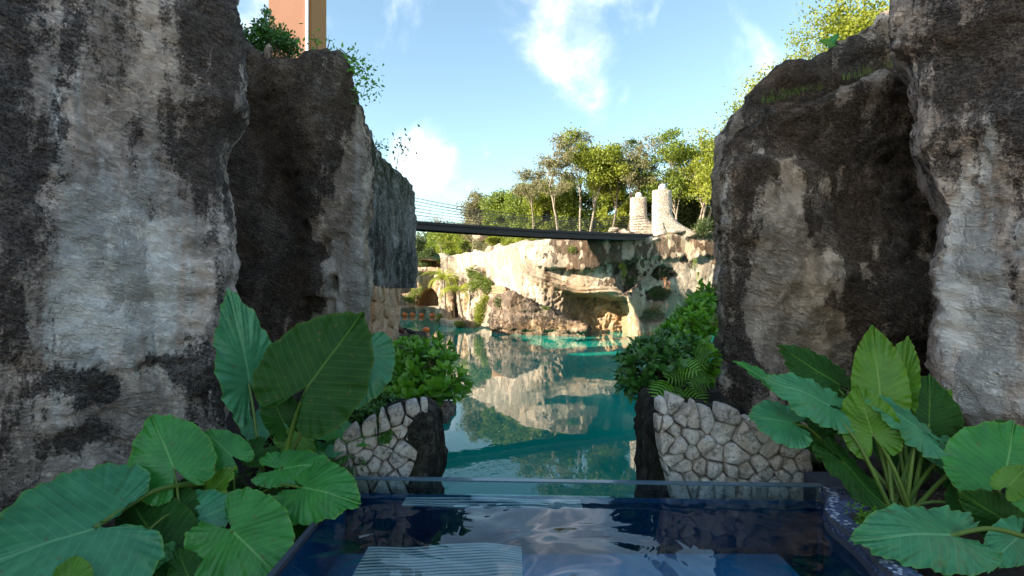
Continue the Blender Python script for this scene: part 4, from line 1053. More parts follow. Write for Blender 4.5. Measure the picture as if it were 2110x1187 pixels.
leavesL = [
 (512, 782, 4.62, 474, 592, 4.55, 120, (.75, -.62, .25), 'ear_blue', dict(fold=.25, droop=.1)),
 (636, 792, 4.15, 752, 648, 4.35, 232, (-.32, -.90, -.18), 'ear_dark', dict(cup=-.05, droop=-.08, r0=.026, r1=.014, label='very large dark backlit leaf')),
 (742, 730, 4.50, 722, 848, 4.32, 150, (.35, -.75, .55), 'ear_blue', dict(droop=.15)),
 (357, 962, 3.85, 308, 850, 3.98, 158, (.15, -.80, .58), 'ear_mid', dict(base=(372, 1075, 3.8), r0=.012)),
 (193, 1087, 3.35, -140, 1195, 2.95, 385, (-.05, -.62, .78), 'ear_blue', dict(base=(440, 1000, 4.1), droop=.10, cup=.06, r0=.024, r1=.015, label='giant leaf with torn brown upper edge')),
 (476, 938, 4.15, 419, 884, 4.2, 78, (.1, -.75, .6), 'ear_mid', dict(base=(485, 1040, 4.1), r0=.010)),
 (418, 1042, 3.95, 484, 958, 4.05, 88, (-.5, -.8, .2), 'ear_yellow', dict(pet=False, fold=.3)),
 (372, 1080, 3.72, 490, 1034, 3.82, 150, (.1, -.65, .75), 'ear_blue', dict(base=(420, 1150, 3.7), r0=.012)),
 (478, 1093, 3.48, 580, 1192, 3.22, 196, (.10, -.72, .68), 'ear_mid', dict(base=(470, 1230, 3.5), r0=.014, label='broad pale green leaf at the front')),
 (580, 963, 4.12, 694, 955, 4.1, 92, (.0, -.6, .8), 'ear_mid', dict()),
 (630, 1006, 3.92, 738, 1030, 3.72, 142, (.12, -.70, .70), 'ear_mid', dict(base=(520, 1030, 4.1), r0=.012)),
 (135, 1205, 3.05, 150, 1142, 3.15, 92, (.0, -.7, .7), 'ear_yellow', dict(pet=False)),
 (232, 1205, 3.2, 308, 1122, 3.35, 60, (-.2, -.7, .6), 'ear_yellow', dict(base=(350, 1060, 3.7), r0=.010)),
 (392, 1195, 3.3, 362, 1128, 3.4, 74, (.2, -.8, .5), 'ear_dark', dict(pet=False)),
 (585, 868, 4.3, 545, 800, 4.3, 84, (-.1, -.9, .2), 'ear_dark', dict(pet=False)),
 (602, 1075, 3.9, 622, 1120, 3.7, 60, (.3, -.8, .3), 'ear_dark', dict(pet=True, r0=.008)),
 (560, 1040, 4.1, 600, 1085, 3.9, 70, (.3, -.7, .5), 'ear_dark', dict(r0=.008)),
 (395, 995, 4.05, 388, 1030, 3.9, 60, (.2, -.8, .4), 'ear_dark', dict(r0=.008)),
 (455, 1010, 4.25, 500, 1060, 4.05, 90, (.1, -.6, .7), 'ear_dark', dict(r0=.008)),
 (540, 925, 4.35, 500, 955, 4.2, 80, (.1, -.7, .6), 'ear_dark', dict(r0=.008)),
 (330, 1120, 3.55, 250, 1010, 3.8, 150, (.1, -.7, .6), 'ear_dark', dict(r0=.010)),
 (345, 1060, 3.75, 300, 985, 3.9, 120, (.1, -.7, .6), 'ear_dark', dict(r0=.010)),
 (400, 1170, 3.5, 300, 1150, 3.4, 130, (.1, -.6, .7), 'ear_mid', dict(r0=.010)),
 (300, 1150, 3.5, 330, 1195, 3.3, 90, (.1, -.6, .7), 'ear_dark', dict(pet=False)),
]
random.seed(11)
plant('elephant_ear_plant', BL, leavesL, 'big elephant ear plant with huge heart shaped leaves in the left corner beside the pool')
leavesS = [
 (692, 893, 4.72, 678, 852, 4.76, 46, (.2, -.8, .5), 'ear_mid', dict(r0=.007)),
 (706, 886, 4.68, 762, 916, 4.55, 50, (.1, -.6, .8), 'ear_mid', dict(r0=.007)),
 (690, 922, 4.55, 690, 942, 4.45, 44, (.0, -.8, .6), 'ear_blue', dict(r0=.007)),
 (640, 885, 4.7, 700, 897, 4.62, 44, (.1, -.6, .8), 'ear_mid', dict(r0=.007)),
 (620, 855, 4.8, 600, 895, 4.7, 70, (.2, -.7, .6), 'ear_blue', dict(r0=.007)),
 (655, 930, 4.6, 715, 945, 4.5, 60, (.0, -.6, .8), 'ear_mid', dict(r0=.007)),
 (525, 868, 4.75, 540, 915, 4.6, 60, (.3, -.7, .5), 'ear_blue', dict(r0=.007)),
 (600, 905, 4.6, 650, 935, 4.5, 60, (.0, -.6, .8), 'ear_yellow', dict(r0=.007)),
 (665, 850, 4.85, 700, 860, 4.8, 40, (.2, -.8, .5), 'ear_dark', dict(r0=.007)),
 (725, 900, 4.66, 735, 940, 4.55, 40, (.2, -.8, .5), 'ear_dark', dict(r0=.007)),
]
bs = px(650, 950, 4.66); bs.z = 1.8
plant('young_elephant_ear', bs, leavesS, 'cluster of small heart shaped leaves in front of the left rubble wall', r0=.008)
BR = px(1860, 1060, 3.85); BR.z = 1.93
leavesR = [
 (1722, 793, 4.50, 1612, 706, 4.55, 112, (.2, -.85, .5), 'ear_dark', dict()),
 (1812, 815, 4.28, 1801, 668, 4.35, 104, (-.35, -.93, .10), 'ear_yellow', dict(fold=.25, cup=0)),
 (1853, 815, 4.40, 1868, 690, 4.45, 74, (-.75, -.6, .05), 'ear_yellow', dict(fold=.25, cup=0)),
 (1703, 833, 4.02, 1578, 772, 3.95, 108, (.10, -.68, .72), 'ear_blue', dict()),
 (1628, 872, 4.12, 1548, 852, 4.05, 106, (.05, -.75, .65), 'ear_blue', dict(base=(1700, 915, 4.2), r0=.010, label='scalloped pale leaf with an orange spot')),
 (1797, 893, 3.92, 1764, 792, 3.98, 108, (-.45, -.88, .12), 'ear_yellow', dict(cup=-.04, droop=0)),
 (1892, 886, 3.88, 1778, 794, 3.95, 92, (.15, -.62, .78), 'ear_blue', dict()),
 (1912, 873, 4.25, 1922, 770, 4.35, 150, (.0, -.85, .52), 'ear_dark', dict()),
 (2068, 985, 3.62, 2098, 862, 3.80, 205, (-.1, -.75, .62), 'ear_mid', dict(r0=.018, base=(2040, 1110, 3.6))),
 (2092, 1085, 3.40, 1978, 1016, 3.45, 100, (-.2, -.85, .1), 'ear_dark', dict(base=(2090, 1160, 3.4), r0=.010)),
 (1952, 1104, 3.12, 1762, 1102, 3.02, 150, (.02, -.62, .80), 'ear_blue', dict(base=(2135, 1118, 3.1), r0=.015, r1=.013, droop=.1, label='pale leaf drooping over the kerb')),
 (1935, 915, 4.05, 1952, 968, 3.92, 92, (.1, -.65, .7), 'ear_blue', dict(pet=False)),
 (1592, 795, 4.4, 1515, 740, 4.45, 34, (.3, -.8, .5), 'ear_mid', dict(fold=.5)),
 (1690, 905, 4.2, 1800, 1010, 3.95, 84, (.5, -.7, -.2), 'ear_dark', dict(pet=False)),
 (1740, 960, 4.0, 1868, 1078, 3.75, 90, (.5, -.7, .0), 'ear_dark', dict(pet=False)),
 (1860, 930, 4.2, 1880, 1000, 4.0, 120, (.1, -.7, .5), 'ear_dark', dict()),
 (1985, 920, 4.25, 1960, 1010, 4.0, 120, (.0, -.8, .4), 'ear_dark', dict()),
 (2080, 1000, 3.3, 2120, 960, 3.3, 60, (.1, -.7, .6), 'ear_yellow', dict(pet=False)),
 (2100, 1105, 3.2, 2040, 1160, 3.05, 80, (.0, -.6, .8), 'ear_blue', dict(pet=False)),
 (2110, 1030, 3.3, 2075, 1022, 3.3, 60, (.0, -.6, .8), 'ear_mid', dict(pet=False)),
 (1930, 835, 4.4, 1968, 800, 4.5, 40, (-.2, -.8, .3), 'ear_yellow', dict()),
 (2000, 1040, 3.75, 2040, 1110, 3.55, 90, (.0, -.8, .4), 'ear_dark', dict()),
 (1780, 850, 4.3, 1700, 880, 4.2, 90, (.0, -.8, .4), 'ear_dark', dict()),
 (1835, 870, 4.35, 1850, 950, 4.2, 90, (.0, -.8, .4), 'ear_dark', dict()),
 (2095, 920, 4.3, 2020, 900, 4.3, 110, (.0, -.8, .4), 'ear_dark', dict()),
]
plant('elephant_ear_plant', BR, leavesR, 'dense elephant ear plant with overlapping leaves in the right bed inside the mosaic kerb', r0=.020)

# ------------------------------------------------------------------ foliage helpers
def rot_frames(n, r, upbias=0.0):
    d = r.normal(size=(n, 3)); d[:, 2] += upbias; d /= np.linalg.norm(d, axis=1)[:, None]
    h = r.normal(size=(n, 3)); u = np.cross(d, h); u /= np.linalg.norm(u, axis=1)[:, None]; return d, u
def leaf_quads(C, d, u, L, W, tint, bend=.15):
    """each leaf: two quads folded along the midrib (6 vertices)"""
    n = len(C); nn = np.cross(d, u); L = np.broadcast_to(L, (n,))[:, None]; W = np.broadcast_to(W, (n,))[:, None]
    base = C; tip = C + d * L + nn * (-bend) * L; mid1 = C + d * L * .55 + u * W * .5 + nn * W * .12; mid2 = C + d * L * .55 - u * W * .5 + nn * W * .12; mc = C + d * L * .55
    V = np.stack([base, mid1, tip, mid2, mc], 1).reshape(-1, 3); k = np.arange(n)[:, None] * 5
    F3 = np.concatenate([k + np.array([[0, 1, 4]]), k + np.array([[1, 2, 4]]), k + np.array([[4, 2, 3]]), k + np.array([[0, 4, 3]])])
    return V, F3, np.repeat(tint, 5)
def leaf_flat(C, d, u, L, W, tint):
    n = len(C); L = np.broadcast_to(L, (n,))[:, None]; W = np.broadcast_to(W, (n,))[:, None]
    V = np.stack([C, C + d * L * .5 + u * W * .5, C + d * L, C + d * L * .5 - u * W * .5], 1).reshape(-1, 3); k = np.arange(n)[:, None] * 4
    return V, k + np.array([[0, 1, 2, 3]]), np.repeat(tint, 4)
def one_leaf(kind, mat):
    """shared obovate leaf, unit length along +x"""
    pr = [(0, .02), (.25, .10), (.5, .20), (.72, .24), (.9, .17), (1.0, .0)]
    V = []
    for x, w in pr: V += [(x, w, .05 * x - .12 * x * x + .3 * w), (x, 0, .05 * x - .12 * x * x), (x, -w, .05 * x - .12 * x * x + .3 * w)]
    Fc = []
    for i in range(5):
        a = i * 3; Fc += [(a, a + 3, a + 4, a + 1), (a + 1, a + 4, a + 5, a + 2)]
    return mesh_np('leaf', np.array(V), np.array(Fc), mat, None, True, dict(tint=np.full(len(V), kind)), link=False)
def bush(name, lumps, label, mat, seed, leafL=.12, n_ros=260, per=7, n_obj=230, light=.7, core=True, group=None, wratio=.38):
    """lumps: (px, py, Y, rx_px, ry_px, rdepth). Whorls of obovate leaves round the outside of soft lumps, stems inside."""
    r = np.random.default_rng(seed)
    c0 = px(lumps[0][0], lumps[0][1] + lumps[0][4], lumps[0][2])
    root = empty(name, tuple(c0), label, 'bush', group)
    wts = np.array([l[3] * l[4] for l in lumps], float); wts /= wts.sum()
    C, D, U, LL, T = [], [], [], [], []; ST = []
    for li, l in enumerate(lumps):
        cx = np.array(px(l[0], l[1], l[2])); rx = l[3] / 1150 * l[2]; rz = l[4] / 1150 * l[2]
        m = int(n_ros * wts[li])
        for i in range(m):
            dd = r.normal(size=3); dd /= np.linalg.norm(dd); rad = r.uniform(.62, 1.08) ** .6 if r.random() < .8 else r.uniform(.3, .8)
            p = cx + dd * np.array([rx, l[5], rz]) * rad
            ax = dd * .8 + np.array([0, -.15, .65]); ax /= np.linalg.norm(ax)
            ST.append((p, ax, cx))
            h = r.normal(size=3); e1 = np.cross(ax, h); e1 /= np.linalg.norm(e1); e2 = np.cross(ax, e1)
            t0 = np.clip(r.normal(.45, .22) + .25 * dd[2], 0, 1)
            for k in range(per):
                an = k / per * 6.283 + r.uniform(-.3, .3); tilt = r.uniform(.25, 1.0)
                d = (e1 * math.cos(an) + e2 * math.sin(an)) * tilt + ax * (1.1 - tilt * .7); d /= np.linalg.norm(d)
                u = np.cross(ax, d); u /= np.linalg.norm(u) + 1e-9
                C.append(p + ax * .01); D.append(d); U.append(u); LL.append(leafL * r.uniform(.6, 1.15)); T.append(np.clip(t0 + r.uniform(-.2, .2), 0, 1))
    C = np.array(C); D = np.array(D); U = np.array(U); LL = np.array(LL); T = np.array(T)
    # the nearest leaves are objects of their own, the rest one mass
    order = np.argsort(C[:, 1] + r.uniform(0, .35, len(C)))
    near = order[:n_obj]; rest = order[n_obj:]
    kinds = [one_leaf(k, mat) for k in (.15, .4, .6, .85)]
    for i in near:
        o = bpy.data.objects.new('leaf', kinds[min(3, int(T[i] * 4))]); COL.objects.link(o); o.parent = root
        nn = np.cross(D[i], U[i]); s = LL[i]
        from mathutils import Matrix
        R3 = Matrix(((D[i][0] * s, U[i][0] * s, nn[0] * s), (D[i][1] * s, U[i][1] * s, nn[1] * s), (D[i][2] * s, U[i][2] * s, nn[2] * s)))
        o.matrix_local = Matrix.Translation(Vector(C[i]) - root.location) @ R3.to_4x4()
    if len(rest):
        V, F3, t = leaf_quads(C[rest], D[rest], U[rest], LL[rest], LL[rest] * wratio, T[rest])
        tag(mesh_np('foliage', V, F3, mat, root, False, dict(tint=t)), kind='stuff')
    P = []
    for (p, ax, cx) in ST[::3]:
        b = cx + (p - cx) * .15 - np.array([0, 0, .05]); P.append(tube([b, (b + p) / 2 + np.array([0, 0, -.01]), p], [.007, .005, .003], 4))
    V, Fs = join(P); tag(mesh_np('stems', V, Fs, M['bark_dark'], root, True), kind='stuff')
    return root
bush('leafy_bush', [(875, 768, 5.9, 78, 50, .45), (850, 745, 6.1, 60, 40, .4), (905, 795, 5.6, 55, 26, .35), (830, 800, 5.6, 60, 38, .35), (880, 715, 6.2, 40, 18, .25), (855, 815, 5.5, 50, 22, .3)], 'glossy bright green bush spilling over the end of the left rubble wall', M['bush'], 21, .125, 330, 7, 280)
bush('creeping_shrub', [(780, 850, 5.05, 48, 34, .2), (740, 868, 5.0, 26, 24, .2), (805, 870, 4.85, 30, 22, .16), (790, 895, 4.7, 16, 22, .08)], 'dark small leaved creeper trailing over the top of the left rubble wall', M['bush_dark'], 22, .07, 230, 6, 120)
bush('leafy_bush', [(1350, 760, 5.9, 60, 58, .45), (1310, 770, 6.0, 36, 50, .35), (1385, 735, 6.2, 56, 46, .4), (1330, 725, 6.2, 30, 26, .3), (1355, 815, 5.8, 26, 18, .2)], 'rounded glossy dark green bush leaning out over the lake on the right', M['bush_dark'], 23, .115, 330, 7, 280)
bush('tall_shrub', [(1425, 680, 6.9, 36, 52, .4), (1445, 640, 7.1, 20, 36, .3), (1400, 700, 6.8, 40, 30, .3), (1440, 740, 6.6, 26, 50, .25), (1450, 610, 7.2, 14, 22, .2)], 'upright shrub climbing along the left edge of the right cliff', M['bush'], 24, .13, 300, 6, 220)
# split-leaf philodendron under them
def split_leaf(A, T, width, nh, mat, parent, seed):
    A = np.array(A); T = np.array(T); ax = T - A; L = np.linalg.norm(ax); ax /= L; nh = np.array(nh, float); nh -= ax * nh.dot(ax); nh /= np.linalg.norm(nh); lat = np.cross(nh, ax)
    V, Fc = [], []
    def P(u, v): return A + (ax * u + lat * v + nh * (-.5 * v * v / (width / L) - .15 * u * u)) * L
    W = width / L / 2
    for sgn in (1, -1):
        for i in range(7):
            u = -.08 + i * .145; w = W * math.sin(math.pi * (min(.97, .28 + i * .105))) ** .8; du = .052; sw = .20
            k = len(V); V += [P(u - du * .6, 0), P(u + du * .9, 0), P(u + du * .9 + sw * .5, sgn * w * .5), P(u - du * .9 + sw * .5, sgn * w * .5), P(u + sw, sgn * w)]
            Fc += [(k, k + 1, k + 2, k + 3), (k + 3, k + 2, k + 4, k + 4)]
            V.append(P(u + .0, 0))
    k = len(V); V += [P(-.1, -.02), P(-.1, .02), P(1.0, .0), P(1.0, .002)]; Fc.append((k, k + 1, k + 2, k + 3))
    F4 = np.array([f for f in Fc if f[2] != f[3]]); F3 = np.array([f[:3] for f in Fc if f[2] == f[3]])
    mesh_np('leaf', V, [F4, F3], mat, parent, False, dict(tint=np.full(len(V), .3 + .4 * random.random())))
ph = empty('philodendron', tuple(px(1400, 850, 5.4)), 'dark split leaved philodendron drooping behind the top of the right rubble wall', 'plant')
for i, (a, b, c, d_, w) in enumerate([(1375, 790, 1345, 818, 60), (1388, 800, 1392, 842, 66), (1410, 770, 1375, 778, 50), (1425, 760, 1455, 745, 56), (1420, 800, 1452, 830, 70), (1430, 790, 1462, 790, 60), (1400, 815, 1425, 845, 60), (1360, 805, 1350, 830, 44), (1440, 820, 1445, 860, 60), (1435, 735, 1460, 715, 50), (1415, 835, 1405, 862, 44), (1445, 770, 1425, 790, 50), (1405, 750, 1440, 765, 60), (1445, 845, 1425, 870, 40)]):
    Y = 5.35 + .03 * i % .3; split_leaf(px(a, b, Y + .1), px(c, d_, Y - .05), w / 1150 * Y, (random.uniform(-.3, .3), -.8, .5), M['ear_dark'] if i % 4 else M['bush'], ph, i)
# fallback loose shrubs in beds to hide bare soil
bush('low_groundcover', [(700, 965, 4.45, 50, 18, .12), (600, 930, 4.7, 60, 30, .2), (520, 990, 4.3, 40, 16, .15)], 'small leafy weeds between the elephant ears and the left rubble wall', M['bush_dark'], 25, .045, 130, 6, 40)
bush('low_groundcover', [(1775, 1058, 3.45, 24, 12, .08), (1790, 1072, 3.35, 18, 8, .06)], 'small weeds sprouting in the corner of the mosaic kerb', M['bush'], 26, .035, 24, 5, 30)
bush('low_groundcover', [(1700, 935, 4.9, 60, 20, .2), (1830, 900, 4.9, 70, 30, .2), (1960, 930, 4.8, 60, 30, .2)], 'dark undergrowth behind the right elephant ears', M['bush_dark'], 27, .07, 160, 6, 20)

# ------------------------------------------------------------------ trees
def make_tree(name, x, Yd, base_py, top_py, spread, label, cat='tree', style='mid', seed=0, mat='tree_green', leaves=3500, lsize=.17, trunk_frac=.45, lean=0.0, limbs=5, bark='bark', clump=.55, group=None, trunk_r=None, crown_lo=.35):
    r = np.random.default_rng(seed)
    b = np.array(px(x, base_py, Yd)); H = (base_py - top_py) / 1150 * Yd
    root = empty(name, tuple(b), label, cat, group)
    tubes, tips = [], []
    tr = trunk_r or (.022 * H * .55)
    def wander(p, d, L, n, jit):
        P = [p]
        for i in range(n):
            d = d + r.normal(size=3) * jit; d /= np.linalg.norm(d); p = p + d * L / n; P.append(p)
        return np.array(P), d
    nst = 1 if style != 'multi' else 3
    for s in range(nst):
        d0 = np.array([lean + r.normal() * (.1 if nst == 1 else .28), r.normal() * .1, 1.0]); d0 /= np.linalg.norm(d0)
        P, d1 = wander(b + np.array([r.normal() * .15 * (nst > 1), 0, -.3]), d0, H * trunk_frac, 6, .07)
        tubes.append(tube(P, np.linspace(tr, tr * .6, len(P)), 7))
        for k in range(limbs):
            a = k / limbs * 6.283 + r.uniform(-.4, .4); el = r.uniform(.5, 1.25)
            d = np.array([math.cos(a) * math.cos(el) * spread / H * 2.2, math.sin(a) * math.cos(el) * spread / H * 2.2, math.sin(el)]) + d0 * .4; d /= np.linalg.norm(d)
            st = P[r.integers(3, len(P))]
            Lr = H * (1 - trunk_frac) * r.uniform(.6, 1.05); 
            Q, d2 = wander(st, d, Lr * .7, 5, .14); tubes.append(tube(Q, np.linspace(tr * .5, tr * .22, len(Q)), 5))
            for j in range(4):
                st2 = Q[r.integers(2, len(Q))]; d = d2 + r.normal(size=3) * .55; d[2] = abs(d[2]) * .8 + .1; d /= np.linalg.norm(d)
                Q2, d3 = wander(st2, d, Lr * r.uniform(.3, .5), 3, .2); tubes.append(tube(Q2, np.linspace(tr * .2, tr * .07, len(Q2)), 4))
                tips += [Q2[-1], Q2[-2]]
                for q in range(2):
                    d = d3 + r.normal(size=3) * .6; d /= np.linalg.norm(d); Q3, _ = wander(Q2[-2], d, Lr * .2, 2, .2); tubes.append(tube(Q3, np.linspace(tr * .09, tr * .04, 3), 3)); tips.append(Q3[-1])
    tips = np.array(tips)
    # rescale heights of the tips into the wanted top
    V, Fs = join(tubes); mesh_np('trunk', V, Fs, M[bark], root)
    n = leaves; ci = r.integers(0, len(tips), n); dens = r.uniform(.35, 1, len(tips))
    cl = tips + r.normal(size=tips.shape) * .1
    off = r.normal(size=(n, 3)) * np.array([1, 1, .62]) * (clump * dens[ci])[:, None]
    C = cl[ci] + off; d, u = rot_frames(n, r, .1)
    ct = r.uniform(.0, 1, len(tips)); T = np.clip(ct[ci] * .6 + .25 * r.random(n) + .12, 0, 1)
    V, F4, t = leaf_flat(C, d, u, lsize * r.uniform(.6, 1.2, n), lsize * .55, T)
    mesh_np('crown', V, F4, M[mat], root, False, dict(tint=t))
    return root
def shrub_mass(name, lumps, label, cat, mat, seed, n, lsize, kind=None, group=None, dens_edge=.75):
    """lumps (px, py, Y, rx_px, ry_px, rdepth) of leaf faces over short stems"""
    r = np.random.default_rng(seed); c0 = px(lumps[0][0], lumps[0][1] + lumps[0][4], lumps[0][2])
    root = empty(name, tuple(c0), label, cat, group)
    w = np.array([l[3] * l[4] for l in lumps], float); w /= w.sum(); ci = r.choice(len(lumps), n, p=w)
    L = np.array([list(px(l[0], l[1], l[2])) + [l[3] / 1150 * l[2], l[5], l[4] / 1150 * l[2]] for l in lumps])
    dd = r.normal(size=(n, 3)); dd /= np.linalg.norm(dd, axis=1)[:, None]; rad = r.uniform(0, 1, n) ** (1 / 2.2) * r.uniform(.8, 1.1, n)
    C = L[ci, :3] + dd * L[ci, 3:] * rad[:, None]
    keep = vn(C * (1.0 / (lsize * 4.5)), seed) > -.25 - .35 * (1 - rad); C = C[keep]; dd = dd[keep]; m = len(C)
    d, u = rot_frames(m, r, .3); cv = vn(C * (1 / (lsize * 6)), seed + 1) * .5 + .5
    V, F4, t = leaf_flat(C, d, u, lsize * r.uniform(.5, 1.25, m), lsize * .5, np.clip(cv * .7 + .3 * r.random(m), 0, 1))
    mesh_np('foliage', V, F4, M[mat], root, False, dict(tint=t))
    P = []
    for i in range(min(40, 6 + len(lumps) * 4)):
        k = r.integers(0, len(L)); c = L[k, :3]; e = c + r.normal(size=3) * L[k, 3:] * .5; s = c - np.array([0, 0, 1]) * L[k, 5]
        P.append(tube([s, (s + e) / 2 + r.normal(size=3) * .05 * L[k, 3], e], [lsize * .12, lsize * .09, lsize * .05], 4))
    V, Fs = join(P); tag(mesh_np('stems', V, Fs, M['bark_dark'], root), kind='stuff')
    return root
GT = 'tall trees on top of the far cliff'
trees = [
 # x, Y, base, top, spread, style, mat, leaves, size, trunk_frac, lean, limbs, label
 (1150, 50, 478, 268, 2.0, 'single', 'tree_grey', 1500, .17, .55, -.16, 6, 'slender bare looking pale tree, leftmost of the tall ones', 'bark', .30),
 (1195, 52, 478, 262, 2.0, 'single', 'tree_grey', 1700, .17, .52, -.12, 6, 'thin pale tree leaning left beside the yellow crowned tree', 'bark', .32),
 (1215, 51, 480, 262, 1.8, 'single', 'tree_yel', 5200, .19, .50, .0, 6, 'tall tree with a dense yellow green crown above the bridge', 'bark', .55),
 (1262, 52, 480, 272, 1.6, 'single', 'tree_dark', 3600, .18, .50, .02, 5, 'tall dark crowned tree right of the yellow green one', 'bark', .5),
 (1292, 49, 480, 262, 2.2, 'single', 'tree_grey', 1900, .16, .50, .05, 6, 'twisted sparse tree with a thick dark trunk beside the small tower', 'bark_dark', .34),
 (1395, 48, 484, 252, 2.1, 'single', 'tree_green', 4200, .19, .42, -.02, 6, 'leafy green tree rising behind the larger tower', 'bark', .55),
 (1442, 47, 484, 252, 2.0, 'multi', 'tree_yel', 4800, .18, .40, .05, 4, 'multi stemmed sunlit tree between the larger tower and the right cliff', 'bark', .5),
 (1480, 50, 484, 270, 2.0, 'single', 'tree_green', 4200, .18, .45, .0, 6, 'green tree partly hidden by the edge of the right cliff', 'bark', .55),
 (1100, 56, 478, 318, 1.6, 'single', 'tree_grey', 1400, .17, .5, -.1, 5, 'small airy tree at the left end of the tall group', 'bark', .4),
]
for i, (x, Y, b, t_, sp, st, mt, nl, ls, tf, ln, lm, lb, bk, cl) in enumerate(trees):
    make_tree('tree', x, Y, b, t_, sp, lb, style=st, seed=200 + i, mat=mt, leaves=int(nl * 2.6), lsize=ls * 1.2, trunk_frac=tf, lean=ln, limbs=lm, bark=bk, clump=cl, group=GT)
GM = 'rounded trees of the forest edge'
mids = [
 (985, 70, 475, 388, 'tree_grey', 'pale grey green tree against the sky above the middle of the bridge'),
 (1035, 64, 480, 388, 'tree_green', 'rounded green tree just right of the grey one above the bridge'),
 (1080, 60, 480, 375, 'tree_green', 'green round tree over the bridge left of the slender trunks'),
 (1125, 58, 480, 368, 'tree_yel', 'yellow green round tree behind the leftmost slender trunk'),
 (1175, 58, 482, 358, 'tree_green', 'green lit tree low behind the slender trunks'),
 (1225, 58, 482, 365, 'tree_green', 'green round tree low between the dark crowned trunks'),
 (1275, 56, 484, 355, 'tree_yel', 'yellow lit tree left of the smaller tower'),
 (1330, 56, 484, 352, 'tree_green', 'green tree filling the gap between the two towers'),
 (1385, 56, 484, 345, 'tree_dark', 'dark tree directly behind the larger tower'),
 (1430, 54, 486, 335, 'tree_dark', 'dark tree behind the multi stemmed trunks'),
 (1475, 52, 486, 330, 'tree_dark', 'dark tree touching the right cliff edge'),
]
for i, (x, Y, b, t_, mt, lb) in enumerate(mids):
    ry = (b + 30 - t_) / 2; cy = (b + 30 + t_) / 2
    r_ = np.random.default_rng(400 + i)
    l = [(x + r_.uniform(-22, 22), cy + r_.uniform(-ry * .6, ry * .6), Y + r_.uniform(-1, 1), r_.uniform(20, 32), r_.uniform(18, 28), 1.5) for _ in range(12)] + [(x, t_ + 20, Y, 22, 20, 1.2), (x, cy + ry * .5, Y, 34, ry * .5, 1.5)]
    shrub_mass('tree', l, lb, 'tree', mt, 420 + i, 19000, .27, group=GM)
GB = 'trees of the wooded bank beyond the channel'
bank = [(868, 92, 505, 40, 50, 'tree_dark', 'dark tree beside the overhanging block, beyond the channel'), (900, 86, 510, 34, 40, 'tree_green', 'mid green tree beneath the bridge above the arched recess'), (935, 84, 500, 34, 34, 'tree_yel', 'light green tree beneath the bridge above the palms'),
        (925, 78, 525, 24, 20, 'tree_yel', 'small bright tree just above the palm crowns'), (968, 80, 495, 30, 30, 'tree_green', 'green tree beneath the bridge over the boulders'), (1000, 70, 492, 26, 24, 'tree_grey', 'pale tree just under the bridge above the white rocks'),
        (1030, 62, 498, 30, 18, 'tree_yel', 'low yellow green tree at the left rim of the far cliff'), (845, 95, 540, 40, 40, 'tree_dark', 'dark low tree above the back wall'), (878, 84, 535, 26, 26, 'tree_dark', 'shadowed tree above the arched recess')]
for i, (x, Y, cy, rx, ry, mt, lb) in enumerate(bank):
    r_ = np.random.default_rng(500 + i)
    l = [(x + r_.uniform(-rx, rx) * .7, cy + r_.uniform(-ry, ry) * .7, Y + r_.uniform(-1.5, 1.5), rx * r_.uniform(.35, .6), ry * r_.uniform(.3, .6), 1.6) for _ in range(8)] + [(x, cy, Y, rx * .8, ry * .7, 1.6)]
    shrub_mass('tree', l, lb, 'tree', mt, 520 + i, 9000, .30, group=GB)
# distant forest behind everything
r_ = np.random.default_rng(9)
l = [(x, 455 + r_.uniform(-14, 20) - (18 if x > 1050 else 0), 120 + r_.uniform(-8, 20), 34, 30, 5) for x in range(820, 1520, 16)]
l = [(a, b + 40, c, d_, e, f) for a, b, c, d_, e, f in l] + [(x, 520, 105, 34, 30, 3) for x in range(820, 1060, 20)]
o = shrub_mass('distant_forest', l, 'dark green forest mass closing the view behind the trees', 'forest', 'tree_dark', 10, 60000, .55); 
for c in list(o.children):
    if c.name.startswith('foliage'): c['kind'] = 'stuff'
# thin pole-like trees of the left bank
make_tree('thin_tree', 913, 70, 545, 470, .7, 'very thin pale trunk with a small tuft rising behind the palms', seed=301, mat='tree_yel', leaves=500, lsize=.2, trunk_frac=.8, limbs=4, clump=.3, trunk_r=.07)
make_tree('thin_tree', 972, 66, 530, 425, 1.0, 'bare twiggy thin tree crossing the bridge above the boulders', seed=302, mat='tree_grey', leaves=220, lsize=.18, trunk_frac=.5, limbs=7, clump=.3, trunk_r=.06)
make_tree('thin_tree', 902, 90, 480, 420, 1.6, 'leafless twiggy treetop behind the bridge cables at the left', seed=303, mat='tree_grey', leaves=90, lsize=.2, trunk_frac=.4, limbs=7, clump=.3, trunk_r=.07)
# trees above the right cliff
make_tree('tree', 1790, 19, 190, -60, 2.2, 'sunlit yellow tree standing above the top of the right cliff', seed=310, mat='tree_yel', leaves=7000, lsize=.13, trunk_frac=.30, limbs=8, clump=.42, trunk_r=.09)
make_tree('tree', 1850, 18, 190, -100, 2.0, 'sunlit yellow tree right beside the upper right wall', seed=311, mat='tree_yel', leaves=6000, lsize=.13, trunk_frac=.30, limbs=8, clump=.42, trunk_r=.09)
make_tree('tree', 1712, 20, 230, 15, 1.8, 'low sunlit crown peeking over the right cliff beside a big leaf', seed=314, mat='tree_yel', leaves=3600, lsize=.12, trunk_frac=.30, limbs=7, clump=.36, trunk_r=.07)
make_tree('tree', 1590, 20, 290, 95, 1.8, 'small sunlit tree peeking over the lower slope of the right cliff', seed=312, mat='tree_yel', leaves=2600, lsize=.12, trunk_frac=.40, limbs=7, clump=.34, trunk_r=.06)
